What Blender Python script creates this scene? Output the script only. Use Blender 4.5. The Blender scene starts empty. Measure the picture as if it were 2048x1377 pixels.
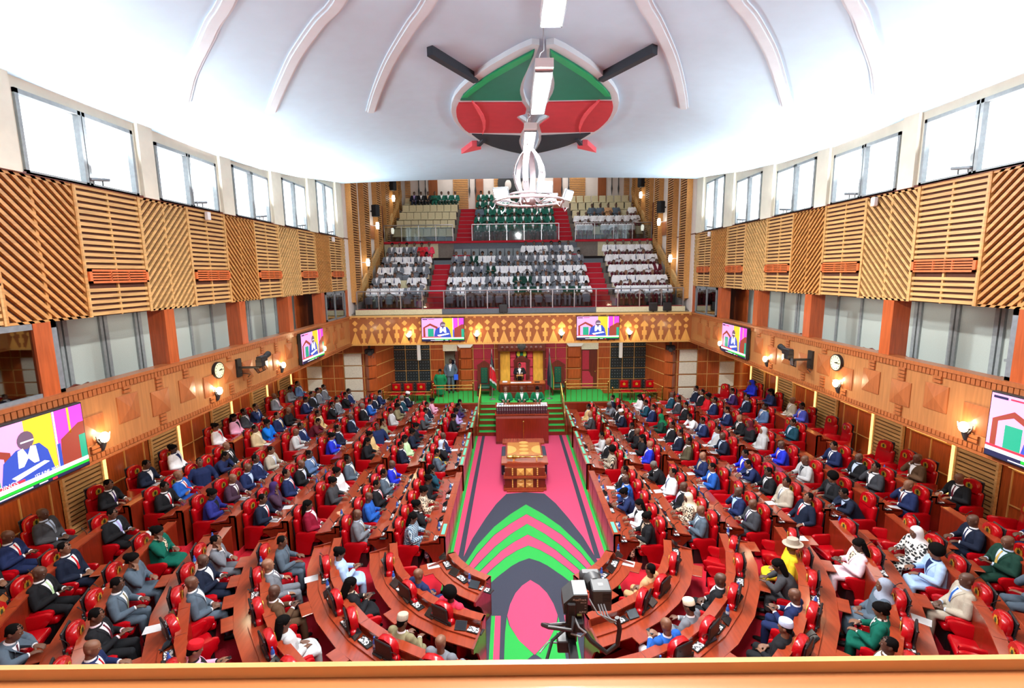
import bpy, bmesh, math, random
from mathutils import Vector, Matrix
from mathutils.bvhtree import BVHTree
random.seed(11)
SC = bpy.context.scene; COL = SC.collection
V = Vector; PI = math.pi
rad = math.radians

# ------------------------------------------------------------------ materials
def lin(c):
    o = []
    for v in c[:3]:
        v /= 255.0
        o.append(v/12.92 if v <= .04045 else ((v+.055)/1.055)**2.4)
    return (*o, 1)
MATS = {}
def _nt(name):
    m = bpy.data.materials.new(name); m.use_nodes = True
    nt = m.node_tree
    return m, nt, nt.nodes['Principled BSDF']
def mat(name, c, r=.5, met=0, ns=14, na=.10, coat=0, bump=0, em=0, emc=None, alpha=1, stretch=None, sheen=0, spec=.5):
    if name in MATS: return MATS[name]
    m, nt, p = _nt(name)
    N, L = nt.nodes.new, nt.links.new
    tc = N('ShaderNodeTexCoord'); src = tc.outputs['Object']
    if stretch:
        mp = N('ShaderNodeMapping'); mp.inputs['Scale'].default_value = stretch; L(src, mp.inputs['Vector']); src = mp.outputs['Vector']
    nz = N('ShaderNodeTexNoise'); nz.inputs['Scale'].default_value = ns; nz.inputs['Detail'].default_value = 3
    L(src, nz.inputs['Vector'])
    rp = N('ShaderNodeValToRGB'); lc = lin(c)
    rp.color_ramp.elements[0].position = .3; rp.color_ramp.elements[1].position = .7
    rp.color_ramp.elements[0].color = (*[max(0, x*(1-na)) for x in lc[:3]], 1)
    rp.color_ramp.elements[1].color = (*[min(1, x*(1+na)) for x in lc[:3]], 1)
    L(nz.outputs['Fac'], rp.inputs['Fac']); L(rp.outputs['Color'], p.inputs['Base Color'])
    p.inputs['Roughness'].default_value = r; p.inputs['Metallic'].default_value = met
    p.inputs['Coat Weight'].default_value = coat; p.inputs['Coat Roughness'].default_value = .12
    p.inputs['Specular IOR Level'].default_value = spec
    if sheen: p.inputs['Sheen Weight'].default_value = sheen
    if bump:
        b = N('ShaderNodeBump'); b.inputs['Strength'].default_value = bump; b.inputs['Distance'].default_value = .01
        L(nz.outputs['Fac'], b.inputs['Height']); L(b.outputs['Normal'], p.inputs['Normal'])
    if em:
        p.inputs['Emission Color'].default_value = lin(emc or c); p.inputs['Emission Strength'].default_value = em
    if alpha < 1: p.inputs['Alpha'].default_value = alpha
    MATS[name] = m; return m
def wood(name, c, r=.35, coat=.3, na=.22, axis='Z'):
    s = {'Z': (9, 9, .7), 'X': (.7, 9, 9), 'Y': (9, .7, 9)}[axis]
    return mat(name, c, r=r, ns=2.4, na=na, coat=coat, stretch=s)
def glass(name, c, a, r=.05):
    if name in MATS: return MATS[name]
    m, nt, p = _nt(name); N, L = nt.nodes.new, nt.links.new
    tr = N('ShaderNodeBsdfTransparent'); tr.inputs['Color'].default_value = lin(c)
    gl = N('ShaderNodeBsdfGlossy'); gl.inputs['Roughness'].default_value = r; gl.inputs['Color'].default_value = lin((235, 240, 240))
    fr = N('ShaderNodeFresnel'); fr.inputs['IOR'].default_value = 1.5
    ad = N('ShaderNodeMath'); ad.operation = 'MULTIPLY_ADD'; ad.inputs[1].default_value = 1; ad.inputs[2].default_value = a; ad.use_clamp = True
    mx = N('ShaderNodeMixShader'); L(fr.outputs['Fac'], ad.inputs[0]); L(ad.outputs[0], mx.inputs['Fac'])
    L(tr.outputs[0], mx.inputs[1]); L(gl.outputs[0], mx.inputs[2])
    L(mx.outputs[0], nt.nodes['Material Output'].inputs['Surface']); nt.nodes.remove(p)
    MATS[name] = m; return m
def pattern(name, kind, c1, c2, scale, r=.8):
    if name in MATS: return MATS[name]
    m, nt, p = _nt(name); N, L = nt.nodes.new, nt.links.new
    tc = N('ShaderNodeTexCoord')
    if kind == 'check':
        t = N('ShaderNodeTexBrick'); t.inputs['Scale'].default_value = scale; t.inputs['Mortar Size'].default_value = .06
        t.offset = 0; t.inputs['Brick Width'].default_value = .5; t.inputs['Row Height'].default_value = .5
        t.inputs['Color1'].default_value = lin(c1); t.inputs['Color2'].default_value = lin([x*.6 for x in c1]); t.inputs['Mortar'].default_value = lin(c2)
        mp = N('ShaderNodeMapping'); mp.inputs['Rotation'].default_value = (rad(70), 0, rad(20)); L(tc.outputs['Object'], mp.inputs['Vector'])
        L(mp.outputs['Vector'], t.inputs['Vector']); L(t.outputs['Color'], p.inputs['Base Color'])
    else:
        if kind == 'stripe':
            t = N('ShaderNodeTexWave'); t.inputs['Scale'].default_value = scale; t.bands_direction = 'X'; o = t.outputs['Fac']
        elif kind == 'floral':
            t = N('ShaderNodeTexVoronoi'); t.inputs['Scale'].default_value = scale; o = t.outputs['Distance']
        else:
            t = N('ShaderNodeTexNoise'); t.inputs['Scale'].default_value = scale; t.inputs['Detail'].default_value = 1; o = t.outputs['Fac']
        L(tc.outputs['Object'], t.inputs['Vector'])
        rp = N('ShaderNodeValToRGB'); e = rp.color_ramp.elements
        e[0].color = lin(c1); e[1].color = lin(c2); e[0].position = .42; e[1].position = .55
        L(o, rp.inputs['Fac']); L(rp.outputs['Color'], p.inputs['Base Color'])
    p.inputs['Roughness'].default_value = r
    MATS[name] = m; return m
def glow(name, c, s):
    return mat(name, c, r=.6, ns=2, na=.02, em=s)

M = dict(
 plaster=mat('white_plaster', (192, 224, 244), r=.85, ns=3, na=.02),
 mould=mat('white_moulding', (212, 230, 240), r=.7, ns=4, na=.02),
 cream=mat('cream_plaster', (234, 232, 214), r=.8, ns=4, na=.04),
 creamtile=mat('cream_relief_tile', (226, 222, 202), r=.7, ns=14, na=.1, bump=1.0, stretch=(1, 1, 2)),
 slat=wood('honey_slat_wood', (208, 164, 104), r=.45, coat=.1, axis='Y'),
 slatd=wood('amber_slat_wood', (196, 140, 76), r=.45, coat=.1, axis='Y'),
 gap=mat('dark_brown_backing', (84, 46, 32), r=.9),
 vent=mat('orange_painted_vent', (214, 112, 58), r=.5),
 parapet=wood('brown_veneer', (168, 112, 66), r=.38, coat=.3, na=.14),
 parapet2=wood('red_brown_veneer', (160, 92, 50), r=.38, coat=.3, na=.14),
 fground=wood('russet_veneer', (152, 86, 46), r=.3, coat=.4, na=.12),
 inlay=wood('golden_inlay_wood', (226, 166, 84), r=.4, coat=.2, na=.1),
 desk=wood('red_mahogany', (118, 35, 16), r=.28, coat=.5, na=.16),
 deskt=wood('red_mahogany_top', (146, 56, 30), r=.24, coat=.5, na=.14, axis='Y'),
 oak=wood('balcony_oak', (168, 104, 56), r=.4, coat=.25, na=.14, axis='X'),
 oakl=wood('balcony_oak_edge', (188, 132, 78), r=.4, coat=.25, na=.12, axis='X'),
 panel=wood('orange_brown_panel', (166, 78, 34), r=.3, coat=.5, na=.26),
 dkwood=wood('dark_carved_wood', (96, 34, 22), r=.4, coat=.3, na=.3),
 col=wood('sapele_column', (176, 84, 40), r=.35, coat=.3, na=.2),
 brass=mat('polished_brass', (212, 172, 92), r=.25, met=1, ns=8, na=.05),
 brassl=mat('brass_strip', (224, 178, 108), r=.4, met=.3, ns=8, na=.05),
 steel=mat('brushed_steel', (190, 192, 196), r=.3, met=.9, ns=20, na=.05),
 alu=mat('grey_window_frame', (150, 158, 160), r=.5, met=.2),
 black=mat('black_plastic', (22, 22, 25), r=.45),
 dgreyp=mat('dark_grey_plastic', (46, 48, 50), r=.5),
 silver=mat('pale_grey_metal', (132, 140, 146), r=.4, met=.3),
 whitem=mat('white_lacquer', (238, 238, 240), r=.35, ns=6, na=.02),
 whitep=mat('pearl_metal', (186, 178, 184), r=.3, met=.35, ns=10, na=.04),
 leather=mat('red_leather', (174, 5, 18), r=.26, coat=.35, ns=40, na=.05),
 leatherg=mat('green_leather', (8, 74, 56), r=.35, coat=.2, ns=18, na=.1),
 leatherb=mat('black_tufted_leather', (30, 38, 42), r=.4, ns=18, na=.15),
 tuft=mat('crimson_tufted_panel', (168, 36, 60), r=.5, ns=12, na=.08),
 tuftp=mat('rose_tufted_panel', (206, 62, 84), r=.45, ns=12, na=.08),
 tuftw=mat('white_tufted_panel', (222, 222, 214), r=.6, ns=12, na=.05),
 yellow=mat('yellow_carved_panel', (228, 172, 62), r=.5, ns=9, na=.16, bump=1.2, stretch=(1, 1, .35)),
 gold=mat('gold_emblem', (222, 178, 60), r=.35, met=.5, ns=60, na=.2),
 emb_dark=mat('emblem_dark_green', (40, 60, 30), r=.5),
 carpet=mat('crimson_carpet', (196, 14, 40), r=.95, ns=90, na=.12, bump=.3),
 cpink=mat('rose_red_carpet', (200, 64, 102), r=.95, ns=60, na=.05, bump=.3),
 cgreen=mat('green_carpet', (36, 160, 66), r=.95, ns=60, na=.05, bump=.3),
 cnavy=mat('charcoal_navy_carpet', (50, 53, 68), r=.95, ns=60, na=.08, bump=.3),
 stair=mat('red_stair_carpet', (176, 22, 40), r=.95, ns=80, na=.1),
 paper=mat('white_paper', (206, 208, 212), r=.7, ns=30, na=.02),
 paperm=pattern('printed_form', 'floral', (60, 62, 66), (232, 234, 236), 26, .6),
 screen=mat('dark_glass_screen', (24, 26, 30), r=.12, coat=.6),
 screenl=mat('pale_screen_back', (150, 152, 176), r=.2, coat=.5),
 green_strip=mat('turquoise_desk_sign', (96, 196, 160), r=.5),
 bottle=mat('blue_water_bottle', (58, 104, 196), r=.12, coat=.6, alpha=.85),
 bottlec=mat('white_bottle_label', (214, 226, 240), r=.4),
 book=mat('maroon_book_cloth', (66, 22, 34), r=.6),
 frost=mat('frosted_pane', (176, 186, 180), r=.35, ns=60, na=.06, bump=.4, em=.08, emc=(210, 222, 214)),
 frostw=mat('daylit_frosted_pane', (240, 246, 250), r=.4, em=2.2, emc=(236, 246, 255)),
 seatc=mat('cream_seat_vinyl', (206, 196, 160), r=.6, ns=10, na=.06),
 seatg=mat('grey_seat_vinyl', (120, 126, 130), r=.6, ns=10, na=.06),
 speaker=mat('black_speaker_cloth', (26, 28, 32), r=.8),
 wallw=mat('off_white_wall', (226, 216, 208), r=.8, ns=4, na=.03),
 fgreen=mat('flag_green_paint', (0, 118, 92), r=.6, ns=4, na=.05),
 fgreen2=mat('bright_green_paint', (0, 166, 96), r=.6, ns=4, na=.05),
 fred=mat('flag_red_paint', (196, 52, 66), r=.6, ns=4, na=.05),
 fred2=mat('coral_paint', (236, 92, 104), r=.6, ns=4, na=.05),
 fblack=mat('flag_black_paint', (34, 44, 56), r=.6, ns=4, na=.05),
 lampw=glow('lit_diffuser', (255, 253, 250), 14),
 flood=glow('lit_floodlight', (238, 250, 255), 60),
 upl=glow('lit_uplighter', (255, 255, 255), 18),
 warm=glow('lit_warm_bulb', (255, 226, 170), 22),
 warmstrip=glow('lit_warm_cove', (255, 206, 120), 2.2),
 glassr=glass('clear_railing_glass', (226, 232, 234), .03),
 glassb=glass('booth_glass', (150, 150, 140), .30, .02),
 clockf=mat('clock_face', (226, 232, 190), r=.4, ns=5, na=.02),
)

# ------------------------------------------------------------------ mesh builder
class MB:
    def __init__(s): s.v = []; s.f = []; s.m = []
    def add(s, vs, fs, mi=0):
        b = len(s.v); s.v += [tuple(p) for p in vs]; s.f += [tuple(i+b for i in f) for f in fs]; s.m += [mi]*len(fs); return s
    def box(s, x0, x1, y0, y1, z0, z1, mi=0, T=None):
        vs = [(x, y, z) for z in (z0, z1) for y in (y0, y1) for x in (x0, x1)]
        if T: vs = [T(*q) for q in vs]
        return s.add(vs, [(0, 2, 3, 1), (4, 5, 7, 6), (0, 1, 5, 4), (2, 6, 7, 3), (0, 4, 6, 2), (1, 3, 7, 5)], mi)
    def rbox(s, x0, x1, y0, y1, z0, z1, r=.03, seg=2, mi=0, T=None):
        bm = bmesh.new(); bmesh.ops.create_cube(bm, size=1)
        for q in bm.verts: q.co = V(((x0+x1)/2+q.co.x*(x1-x0), (y0+y1)/2+q.co.y*(y1-y0), (z0+z1)/2+q.co.z*(z1-z0)))
        bmesh.ops.bevel(bm, geom=list(bm.edges)+list(bm.verts), offset=r, segments=seg, profile=.5, affect='EDGES')
        bm.verts.index_update()
        vs = [T(*q.co) if T else q.co.copy() for q in bm.verts]
        s.add(vs, [[q.index for q in f.verts] for f in bm.faces], mi); bm.free(); return s
    def prism(s, poly, d0, d1, P, mi=0):
        n = len(poly)
        vs = [P(u, v, d0) for u, v in poly]+[P(u, v, d1) for u, v in poly]
        fs = [tuple(range(n))[::-1], tuple(range(n, 2*n))]+[(i, (i+1) % n, n+(i+1) % n, n+i) for i in range(n)]
        return s.add(vs, fs, mi)
    def loft(s, rings, mi=0, cap=True, closed=True):
        n = len(rings[0]); vs = [q for r in rings for q in r]; fs = []
        for i in range(len(rings)-1):
            for j in range(n if closed else n-1):
                k = (j+1) % n; fs.append((i*n+j, i*n+k, (i+1)*n+k, (i+1)*n+j))
        if cap and closed: fs += [tuple(range(n))[::-1], tuple(range((len(rings)-1)*n, len(rings)*n))]
        return s.add(vs, fs, mi)
    def tube(s, pts, r, n=8, mi=0, cap=True):
        pts = [V(p) for p in pts]; rr = r if isinstance(r, (list, tuple)) else [r]*len(pts)
        rings = []; nx = None
        for i, p in enumerate(pts):
            t = (pts[min(i+1, len(pts)-1)]-pts[max(i-1, 0)]).normalized()
            if nx is None:
                nx = t.cross(V((0, 0, 1)))
                if nx.length < .05: nx = t.cross(V((0, 1, 0)))
                nx.normalize()
            else:
                nx = (nx-t*nx.dot(t)).normalized()
            ny = t.cross(nx); a = rr[i] if not isinstance(rr[i], tuple) else None
            ra, rb = rr[i] if isinstance(rr[i], tuple) else (rr[i], rr[i])
            rings.append([p+nx*math.cos(2*PI*j/n)*ra+ny*math.sin(2*PI*j/n)*rb for j in range(n)])
        return s.loft(rings, mi, cap)
    def sph(s, c, r, nu=12, nv=8, mi=0):
        c = V(c); r = V(r) if not isinstance(r, (int, float)) else V((r, r, r))
        rings = []
        for i in range(1, nv):
            a = -PI/2+PI*i/nv
            rings.append([c+V((r.x*math.cos(a)*math.cos(2*PI*j/nu), r.y*math.cos(a)*math.sin(2*PI*j/nu), r.z*math.sin(a))) for j in range(nu)])
        return s.loft(rings, mi)
    def lathe(s, prof, c=(0, 0, 0), n=16, mi=0, cap=True):
        return s.loft([[(c[0]+r*math.cos(2*PI*j/n), c[1]+r*math.sin(2*PI*j/n), c[2]+z) for j in range(n)] for r, z in prof], mi, cap)
    def mesh(s, name, mats, smooth=False, sharp=40):
        me = bpy.data.meshes.new(name); me.from_pydata(s.v, [], s.f)
        for m_ in (mats if isinstance(mats, (list, tuple)) else [mats]): me.materials.append(m_)
        me.polygons.foreach_set('material_index', s.m)
        bm = bmesh.new(); bm.from_mesh(me); bmesh.ops.recalc_face_normals(bm, faces=bm.faces); bm.to_mesh(me); bm.free()
        if smooth:
            me.polygons.foreach_set('use_smooth', [True]*len(me.polygons))
            try: me.set_sharp_from_angle(angle=rad(sharp))
            except Exception: pass
        me.update(); return me
    def build(s, name, mats, parent=None, smooth=False, sharp=40):
        return link(name, s.mesh(name, mats, smooth, sharp), parent)
def link(name, me, parent=None):
    o = bpy.data.objects.new(name, me); COL.objects.link(o)
    if parent is not None: o.parent = parent
    return o
def text_part(body, size, m_, parent, loc, align='LEFT'):
    c = bpy.data.curves.new('t', 'FONT'); c.body = body; c.size = size; c.align_x = align
    o = bpy.data.objects.new('t', c); COL.objects.link(o)
    me = bpy.data.meshes.new_from_object(o.evaluated_get(bpy.context.evaluated_depsgraph_get())); bpy.data.objects.remove(o); bpy.data.curves.remove(c)
    me.materials.clear(); me.materials.append(m_); q = link('lettering', me, parent); q.location = loc; q.rotation_euler = (PI/2, 0, 0); return q
def tag(o, label, cat, group=None):
    o['label'] = label; o['category'] = cat
    if group: o['group'] = group
    return o
def thing(name, label, cat, loc=(0, 0, 0), rz=0, group=None):
    o = bpy.data.objects.new(name, None); COL.objects.link(o); o.empty_display_size = .1
    o.location = loc; o.rotation_euler = (0, 0, rz); return tag(o, label, cat, group)
def struct(o): o['kind'] = 'structure'; return o
_kids = {}
def dup(root, loc, rz, label, group=None, name=None):
    r = root.copy(); COL.objects.link(r)
    if name: r.name = name
    r.location = loc; r.rotation_euler = (0, 0, rz); r['label'] = label
    if group: r['group'] = group
    if root.name not in _kids: _kids[root.name] = [(ch, list(ch.children)) for ch in root.children]
    for ch, gs in _kids[root.name]:
        c = ch.copy(); COL.objects.link(c); c.parent = r
        for g in gs:
            d = g.copy(); COL.objects.link(d); d.parent = c
    return r
def omat(o, m, slot=0):
    o.material_slots[slot].link = 'OBJECT'; o.material_slots[slot].material = m; return o
ORD = 'first second third fourth fifth sixth seventh eighth ninth tenth eleventh twelfth thirteenth fourteenth fifteenth sixteenth seventeenth eighteenth'.split()
NUM = 'one two three four five six seven eight nine ten'.split()

# ------------------------------------------------------------------ camera
F_PX, PITCH, YAW, ROLL, CX, CH = 960.238, .147574, -.0027822, -.012944, -.33747, 7.3
fw = V((math.sin(YAW)*math.cos(PITCH), math.cos(YAW)*math.cos(PITCH), -math.sin(PITCH)))
r0 = V((math.cos(YAW), -math.sin(YAW), 0)); u0 = r0.cross(fw)
rt = r0*math.cos(ROLL)+u0*math.sin(ROLL); up = -r0*math.sin(ROLL)+u0*math.cos(ROLL)
cam = bpy.data.cameras.new('camera'); co = bpy.data.objects.new('camera', cam); COL.objects.link(co)
mw = Matrix.Identity(4)
for i in range(3): mw[i][0] = rt[i]; mw[i][1] = up[i]; mw[i][2] = -fw[i]
mw[0][3], mw[1][3], mw[2][3] = CX, 0, CH
co.matrix_world = mw
cam.sensor_fit = 'HORIZONTAL'; cam.sensor_width = 36; cam.lens = F_PX/2048*36; cam.clip_start = .05; cam.clip_end = 200
SC.camera = co
SC.view_settings.view_transform = 'Standard'; SC.view_settings.look = 'None'; SC.view_settings.gamma = 1
SC.view_settings.use_curve_mapping = False; SC.view_settings.exposure = 0.0
w = bpy.data.worlds.new('world'); SC.world = w; w.use_nodes = True
w.node_tree.nodes['Background'].inputs[0].default_value = (.8, .87, 1, 1); w.node_tree.nodes['Background'].inputs[1].default_value = .1
SC.cycles.adaptive_threshold = .06; SC.cycles.max_bounces = 6; SC.cycles.diffuse_bounces = 3; SC.cycles.glossy_bounces = 2; SC.cycles.transparent_max_bounces = 8
SC.cycles.caustics_reflective = False; SC.cycles.caustics_refractive = False; SC.cycles.sample_clamp_indirect = 4

# ------------------------------------------------------------------ shared layout
W = 7.92            # half width at the balconies
W2 = 11.3           # half width of the lower hall
YC = 11.1           # centre line of the curved rows
FACE, RP, TIER = 2.07, 1.275, .15
def rk(k): return FACE+RP*(k-1)
def zk(k): return TIER*(k-1)
def pathpt(s, lat, seg, pos):
    if seg == 'D':
        t = rad(pos); return V((s*lat*math.cos(t), YC-lat*math.sin(t), 0))
    return V((s*lat, pos, 0))
def facing(s, seg, pos):
    if seg == 'D':
        t = rad(pos); d = (-s*math.cos(t), math.sin(t))
    else: d = (-s, 0)
    return math.atan2(-d[0], d[1])
def interp(x, xs, ys):
    if x <= xs[0]: return ys[0]
    for i in range(len(xs)-1):
        if x <= xs[i+1]: return ys[i]+(ys[i+1]-ys[i])*(x-xs[i])/(xs[i+1]-xs[i])
    return ys[-1]
def zside(y): return interp(y, [-5, 13, 15.5, 18.2, 21, 22.2], [10.35, 10.35, 10.5, 10.8, 11.2, 11.32])
def zceil(x, y):
    a = zside(y); return a+(11.45-a)*(1-min(1, abs(x)/W)**2.4)
SIDES = ((-1, 'left'), (1, 'right'))
UP_W = 95; FIX_W = 560; FLOOD_W = 230; GAL_W = 150; SOF_W = 55; STG_W = 200
# ================================================================== SETTING
# ---- central carpet with inlaid design (one mesh, several coloured pieces)
def flat(mb, poly, z, mi): mb.prism(poly, z-.004, z, lambda u, v, d: (u, v, d), mi)
def mirror(pts): return pts+[(-x, y) for x, y in pts[::-1]]
mb = MB()
mb.box(-2.1, 2.1, 1, 20.95, -.06, 0, 0)
for s in (-1, 1):
    mb.box(min(s*1.99, s*2.1), max(s*1.99, s*2.1), 10.2, 20.9, 0, .003, 1)
    flat(mb, [(s*1.80, 20.9), (s*1.67, 20.9), (s*1.70, 11.4), (s*1.84, 11.4)], .003, 2)
def band(o, i, z, mi):   # region between two half outlines
    flat(mb, [(x, y) for x, y in o]+[(-x, y) for x, y in o[::-1][1:]]+[(-x, y) for x, y in i]+[(x, y) for x, y in i[::-1][1:]], z, mi)
def arch(pts, z, mi, y0=10.3):
    full = [(pts[0][0], pts[0][1])]+pts[1:]
    poly = [(-x, y) for x, y in full[::-1]][:-1]+full
    poly = [(-full[-1][0], y0)]+poly[:]+[(full[-1][0], y0)]
    flat(mb, poly, z, mi)
def crv(ap, pts): return [(0, ap)]+pts
arch([(0, 15.2), (.63, 15.1), (.95, 14.4), (1.24, 13.5), (1.54, 12.4), (1.76, 11.2), (1.8, 10.4)], .004, 2, 6)
lines = [(14.34, [(.5, 13.72), (.96, 13.0), (1.39, 12.04), (1.68, 11.08), (1.75, 10.6)], 1),
         (13.71, [(.5, 13.14), (.94, 12.54), (1.36, 11.63), (1.56, 11.0), (1.68, 10.5)], 0),
         (13.14, [(.48, 12.58), (.89, 11.97), (1.26, 11.26), (1.5, 10.75), (1.6, 10.3)], 1),
         (12.55, [(.40, 12.16), (.72, 11.76), (1.07, 11.16), (1.3, 10.75), (1.42, 10.3)], 0),
         (12.0, [(.3, 11.78), (.6, 11.46), (.89, 11.04), (1.1, 10.7), (1.3, 10.2)], 1),
         (11.42, [(.25, 11.28), (.45, 11.1), (.8, 10.66), (.94, 10.45), (1.06, 10.1)], 2)]
z = .005
for ap, pts, mi in lines:
    p0_ = crv(ap, pts)
    if mi != 2:
        arch([(x*1.012, y+.018) for x, y in p0_], z, 2, 10.15); z += .001
    arch(p0_, z, mi, 10.1); z += .001
mb.box(-1.06, 1.06, 6, 10.2, .004, z, 2)
ov = [(0, 10.53), (.2, 10.33), (.36, 10.06), (.48, 9.69), (.54, 9.33), (.48, 9.03), (.3, 8.63), (0, 8.26)]
for s in (-1, 1):
    flat(mb, [(s*.55, 9.29), (s*.5, 9.05), (s*.3, 8.63), (s*.02, 8.27), (s*.25, 8.05), (s*.45, 7.9), (s*.6, 7.2), (s*.58, 8.84)], z+.001, 1)
    mb.box(min(s*.68, s*.8), max(s*.68, s*.8), 6, 9.33, .004, z+.001, 0)
    mb.box(min(s*.8, s*.88), max(s*.8, s*.88), 6, 9.33, .004, z+.0015, 1)
flat(mb, ov+[(-x, y) for x, y in ov[::-1][1:-1]], z+.002, 0)
struct(mb.build('floor', [M['cpink'], M['cgreen'], M['cnavy']]))

# ---- tiered side floors
for s, sn in SIDES:
    mb = MB()
    lats = [rk(k)-.02 for k in range(1, 8)]+[W2+.1]
    def pp(lat, i):
        if i < 2: return (s*lat, [23.4, YC][i])
        t0 = math.acos(min(1, .9/lat)); t = t0*(i-1)/14
        return (s*lat*math.cos(t), YC-lat*math.sin(t))
    for k in range(7):
        for i in range(15):
            a, b, c, d = pp(lats[k], i), pp(lats[k+1], i), pp(lats[k+1], i+1), pp(lats[k], i+1)
            z1, z0 = zk(k+1), -.1
            mb.add([(*a, z1), (*b, z1), (*c, z1), (*d, z1)], [(0, 1, 2, 3)])
            mb.add([(*a, z1), (*d, z1), (*d, max(z1-TIER-.01, -.1)), (*a, max(z1-TIER-.01, -.1))], [(0, 1, 2, 3)])
        a, b = pp(lats[k], 15), pp(lats[k+1], 15)
        mb.add([(*a, zk(k+1)), (*b, zk(k+1)), (*b, -.1), (*a, -.1)], [(0, 1, 2, 3)])
    struct(mb.build('floor', M['carpet']))
mb = MB(); mb.box(-13, 13, -3.2, 36, -.3, -.11); struct(mb.build('floor', M['carpet']))

# ---- ceiling shell
mb = MB(); nx, ny = 40, 36
ys = [-3+25.2*j/ny for j in range(ny+1)]
rows = [[(-W-.3+(2*W+.6)*i/nx, y, zceil(-W-.3+(2*W+.6)*i/nx, y)) for i in range(nx+1)] for y in ys]
mb.loft(rows, cap=False, closed=False)
edge = [[(-W-.3+(2*W+.6)*i/nx, 22.2, zceil(-W+2*W*i/nx, 22.2)+dz) for i in range(nx+1)] for dz in (0, 3.2)]
mb.loft(edge, cap=False, closed=False)
struct(mb.build('ceiling', M['plaster'], smooth=True, sharp=50))
mb = MB(); mb.box(-W-.4, W+.4, 22.2, 34.6, 14.4, 14.6); struct(mb.build('ceiling', M['plaster']))
def ribbon(pts, half, drop, n=24):
    # smooth polyline on the ceiling, rectangular stepped section
    out = []
    P = [V((x, y, 0)) for x, y in pts]
    for i in range(n+1):
        f = i/n*(len(P)-1); a = min(int(f), len(P)-2); t = f-a
        p_1, p0, p1, p2 = P[max(a-1, 0)], P[a], P[a+1], P[min(a+2, len(P)-1)]
        q = .5*((2*p0)+(p1-p_1)*t+(2*p_1-5*p0+4*p1-p2)*t*t+(3*p0-p_1-3*p1+p2)*t**3)
        out.append(q)
    rings = []
    for i, q in enumerate(out):
        t = (out[min(i+1, n)]-out[max(i-1, 0)]).normalized(); nn = V((t.y, -t.x, 0))
        r = []
        for o, d in ((-half, -.02), (-half, drop*.5), (-half*.62, drop*.5), (-half*.62, drop), (half*.62, drop), (half*.62, drop*.5), (half, drop*.5), (half, -.02)):
            e = q+nn*o; r.append((e.x, e.y, zceil(max(-W, min(W, e.x)), e.y)-d))
        rings.append(r)
    return rings
RIB = [[(-.4, 5.6), (-1.0, 6.8), (-1.58, 8.05), (-1.9, 8.58), (-2.25, 9.2), (-2.6, 9.85), (-2.96, 10.6), (-3.36, 11.5), (-3.75, 12.45)],
       [(-1.5, 5.9), (-2.3, 6.95), (-2.9, 7.85), (-3.3, 8.25), (-3.7, 8.7), (-4.2, 9.3), (-4.75, 10.05), (-5.25, 10.75), (-5.7, 11.4)],
       [(-2.9, 5.9), (-3.7, 6.75), (-4.4, 7.52), (-4.8, 7.88), (-5.2, 8.3), (-5.65, 8.75), (-6.1, 9.22), (-6.5, 9.7), (-6.75, 10.0)]]
ni = 1
for s in (-1, 1):
    for r in RIB:
        mb = MB(); mb.loft(ribbon([(x*-s + (.14 if s > 0 else 0), y) for x, y in r], .12, .06)); struct(mb.build('trim_%d' % ni, M['mould'])); ni += 1

# ---- shield emblem under the ceiling
XS = .26
t = thing('ceiling_emblem', 'large shield with crossed spears in green, red and black on the white ceiling', 'emblem', (0, 0, 0))
def cpoly(mb, pts, d0, d1, mi=0):
    n = len(pts)
    vs = [(x, y, zceil(x, y)-d0) for x, y in pts]+[(x, y, zceil(x, y)-d1) for x, y in pts]
    mb.add(vs, [tuple(range(n)), tuple(range(n, 2*n))]+[(i, (i+1) % n, n+(i+1) % n, n+i) for i in range(n)], mi)
def both(name, pts, d0, d1, m):
    mb = MB()
    for s in (-1, 1): cpoly(mb, [(XS+s*x, y) for x, y in pts], d0, d1)
    return mb.build(name, m, t)
GO = [(.14, 9.48), (.36, 9.72), (.6, 10.0), (.85, 10.3), (1.09, 10.63), (1.3, 10.95), (1.5, 11.3), (1.66, 11.6), (1.77, 11.95)]
GI = [(.32, 12.08), (.37, 11.7), (.38, 11.4), (.36, 11.05), (.32, 10.75), (.26, 10.4), (.2, 10.0), (.15, 9.7)]
RO = [(1.82, 12.12), (1.91, 12.45), (1.95, 12.7), (1.98, 13.1), (1.98, 13.5), (1.94, 13.9), (1.88, 14.3), (1.8, 14.58)]
RI = [(.3, 14.74), (.25, 14.4), (.2, 14.02), (.3, 13.7), (.44, 13.36), (.4, 13.2), (.22, 13.04), (.2, 12.7), (.26, 12.45), (.32, 12.24)]
BO = [(1.73, 14.75), (1.62, 15.15), (1.45, 15.7), (1.22, 16.15), (.97, 16.5), (.6, 16.9), (.2, 17.26)]
BI = [(.22, 16.9), (.28, 16.4), (.32, 16.0), (.34, 15.6), (.33, 15.3), (.31, 15.08)]
both('white_border', [(.06, 9.34), (.2, 9.3), (.42, 9.5), (.7, 9.82), (.98, 10.16), (1.22, 10.5), (1.46, 10.88), (1.68, 11.28), (1.86, 11.7), (2.0, 12.2), (2.09, 12.8), (2.1, 13.5), (2.0, 14.3), (1.86, 14.9), (1.55, 15.75), (1.25, 16.25), (.9, 16.72), (.4, 17.2), (.16, 17.42), (.14, 17.2), (.24, 16.4), (.27, 15.6), (.22, 14.9), (.1, 14.1), (.18, 13.75), (.36, 13.4), (.36, 13.25), (.14, 13.1), (.12, 12.6), (.22, 12.2), (.3, 11.6), (.3, 11.1), (.24, 10.5), (.12, 9.9)], -.02, .10, M['mould'])
both('green_field', GO+GI, .05, .13, M['fgreen'])
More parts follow.
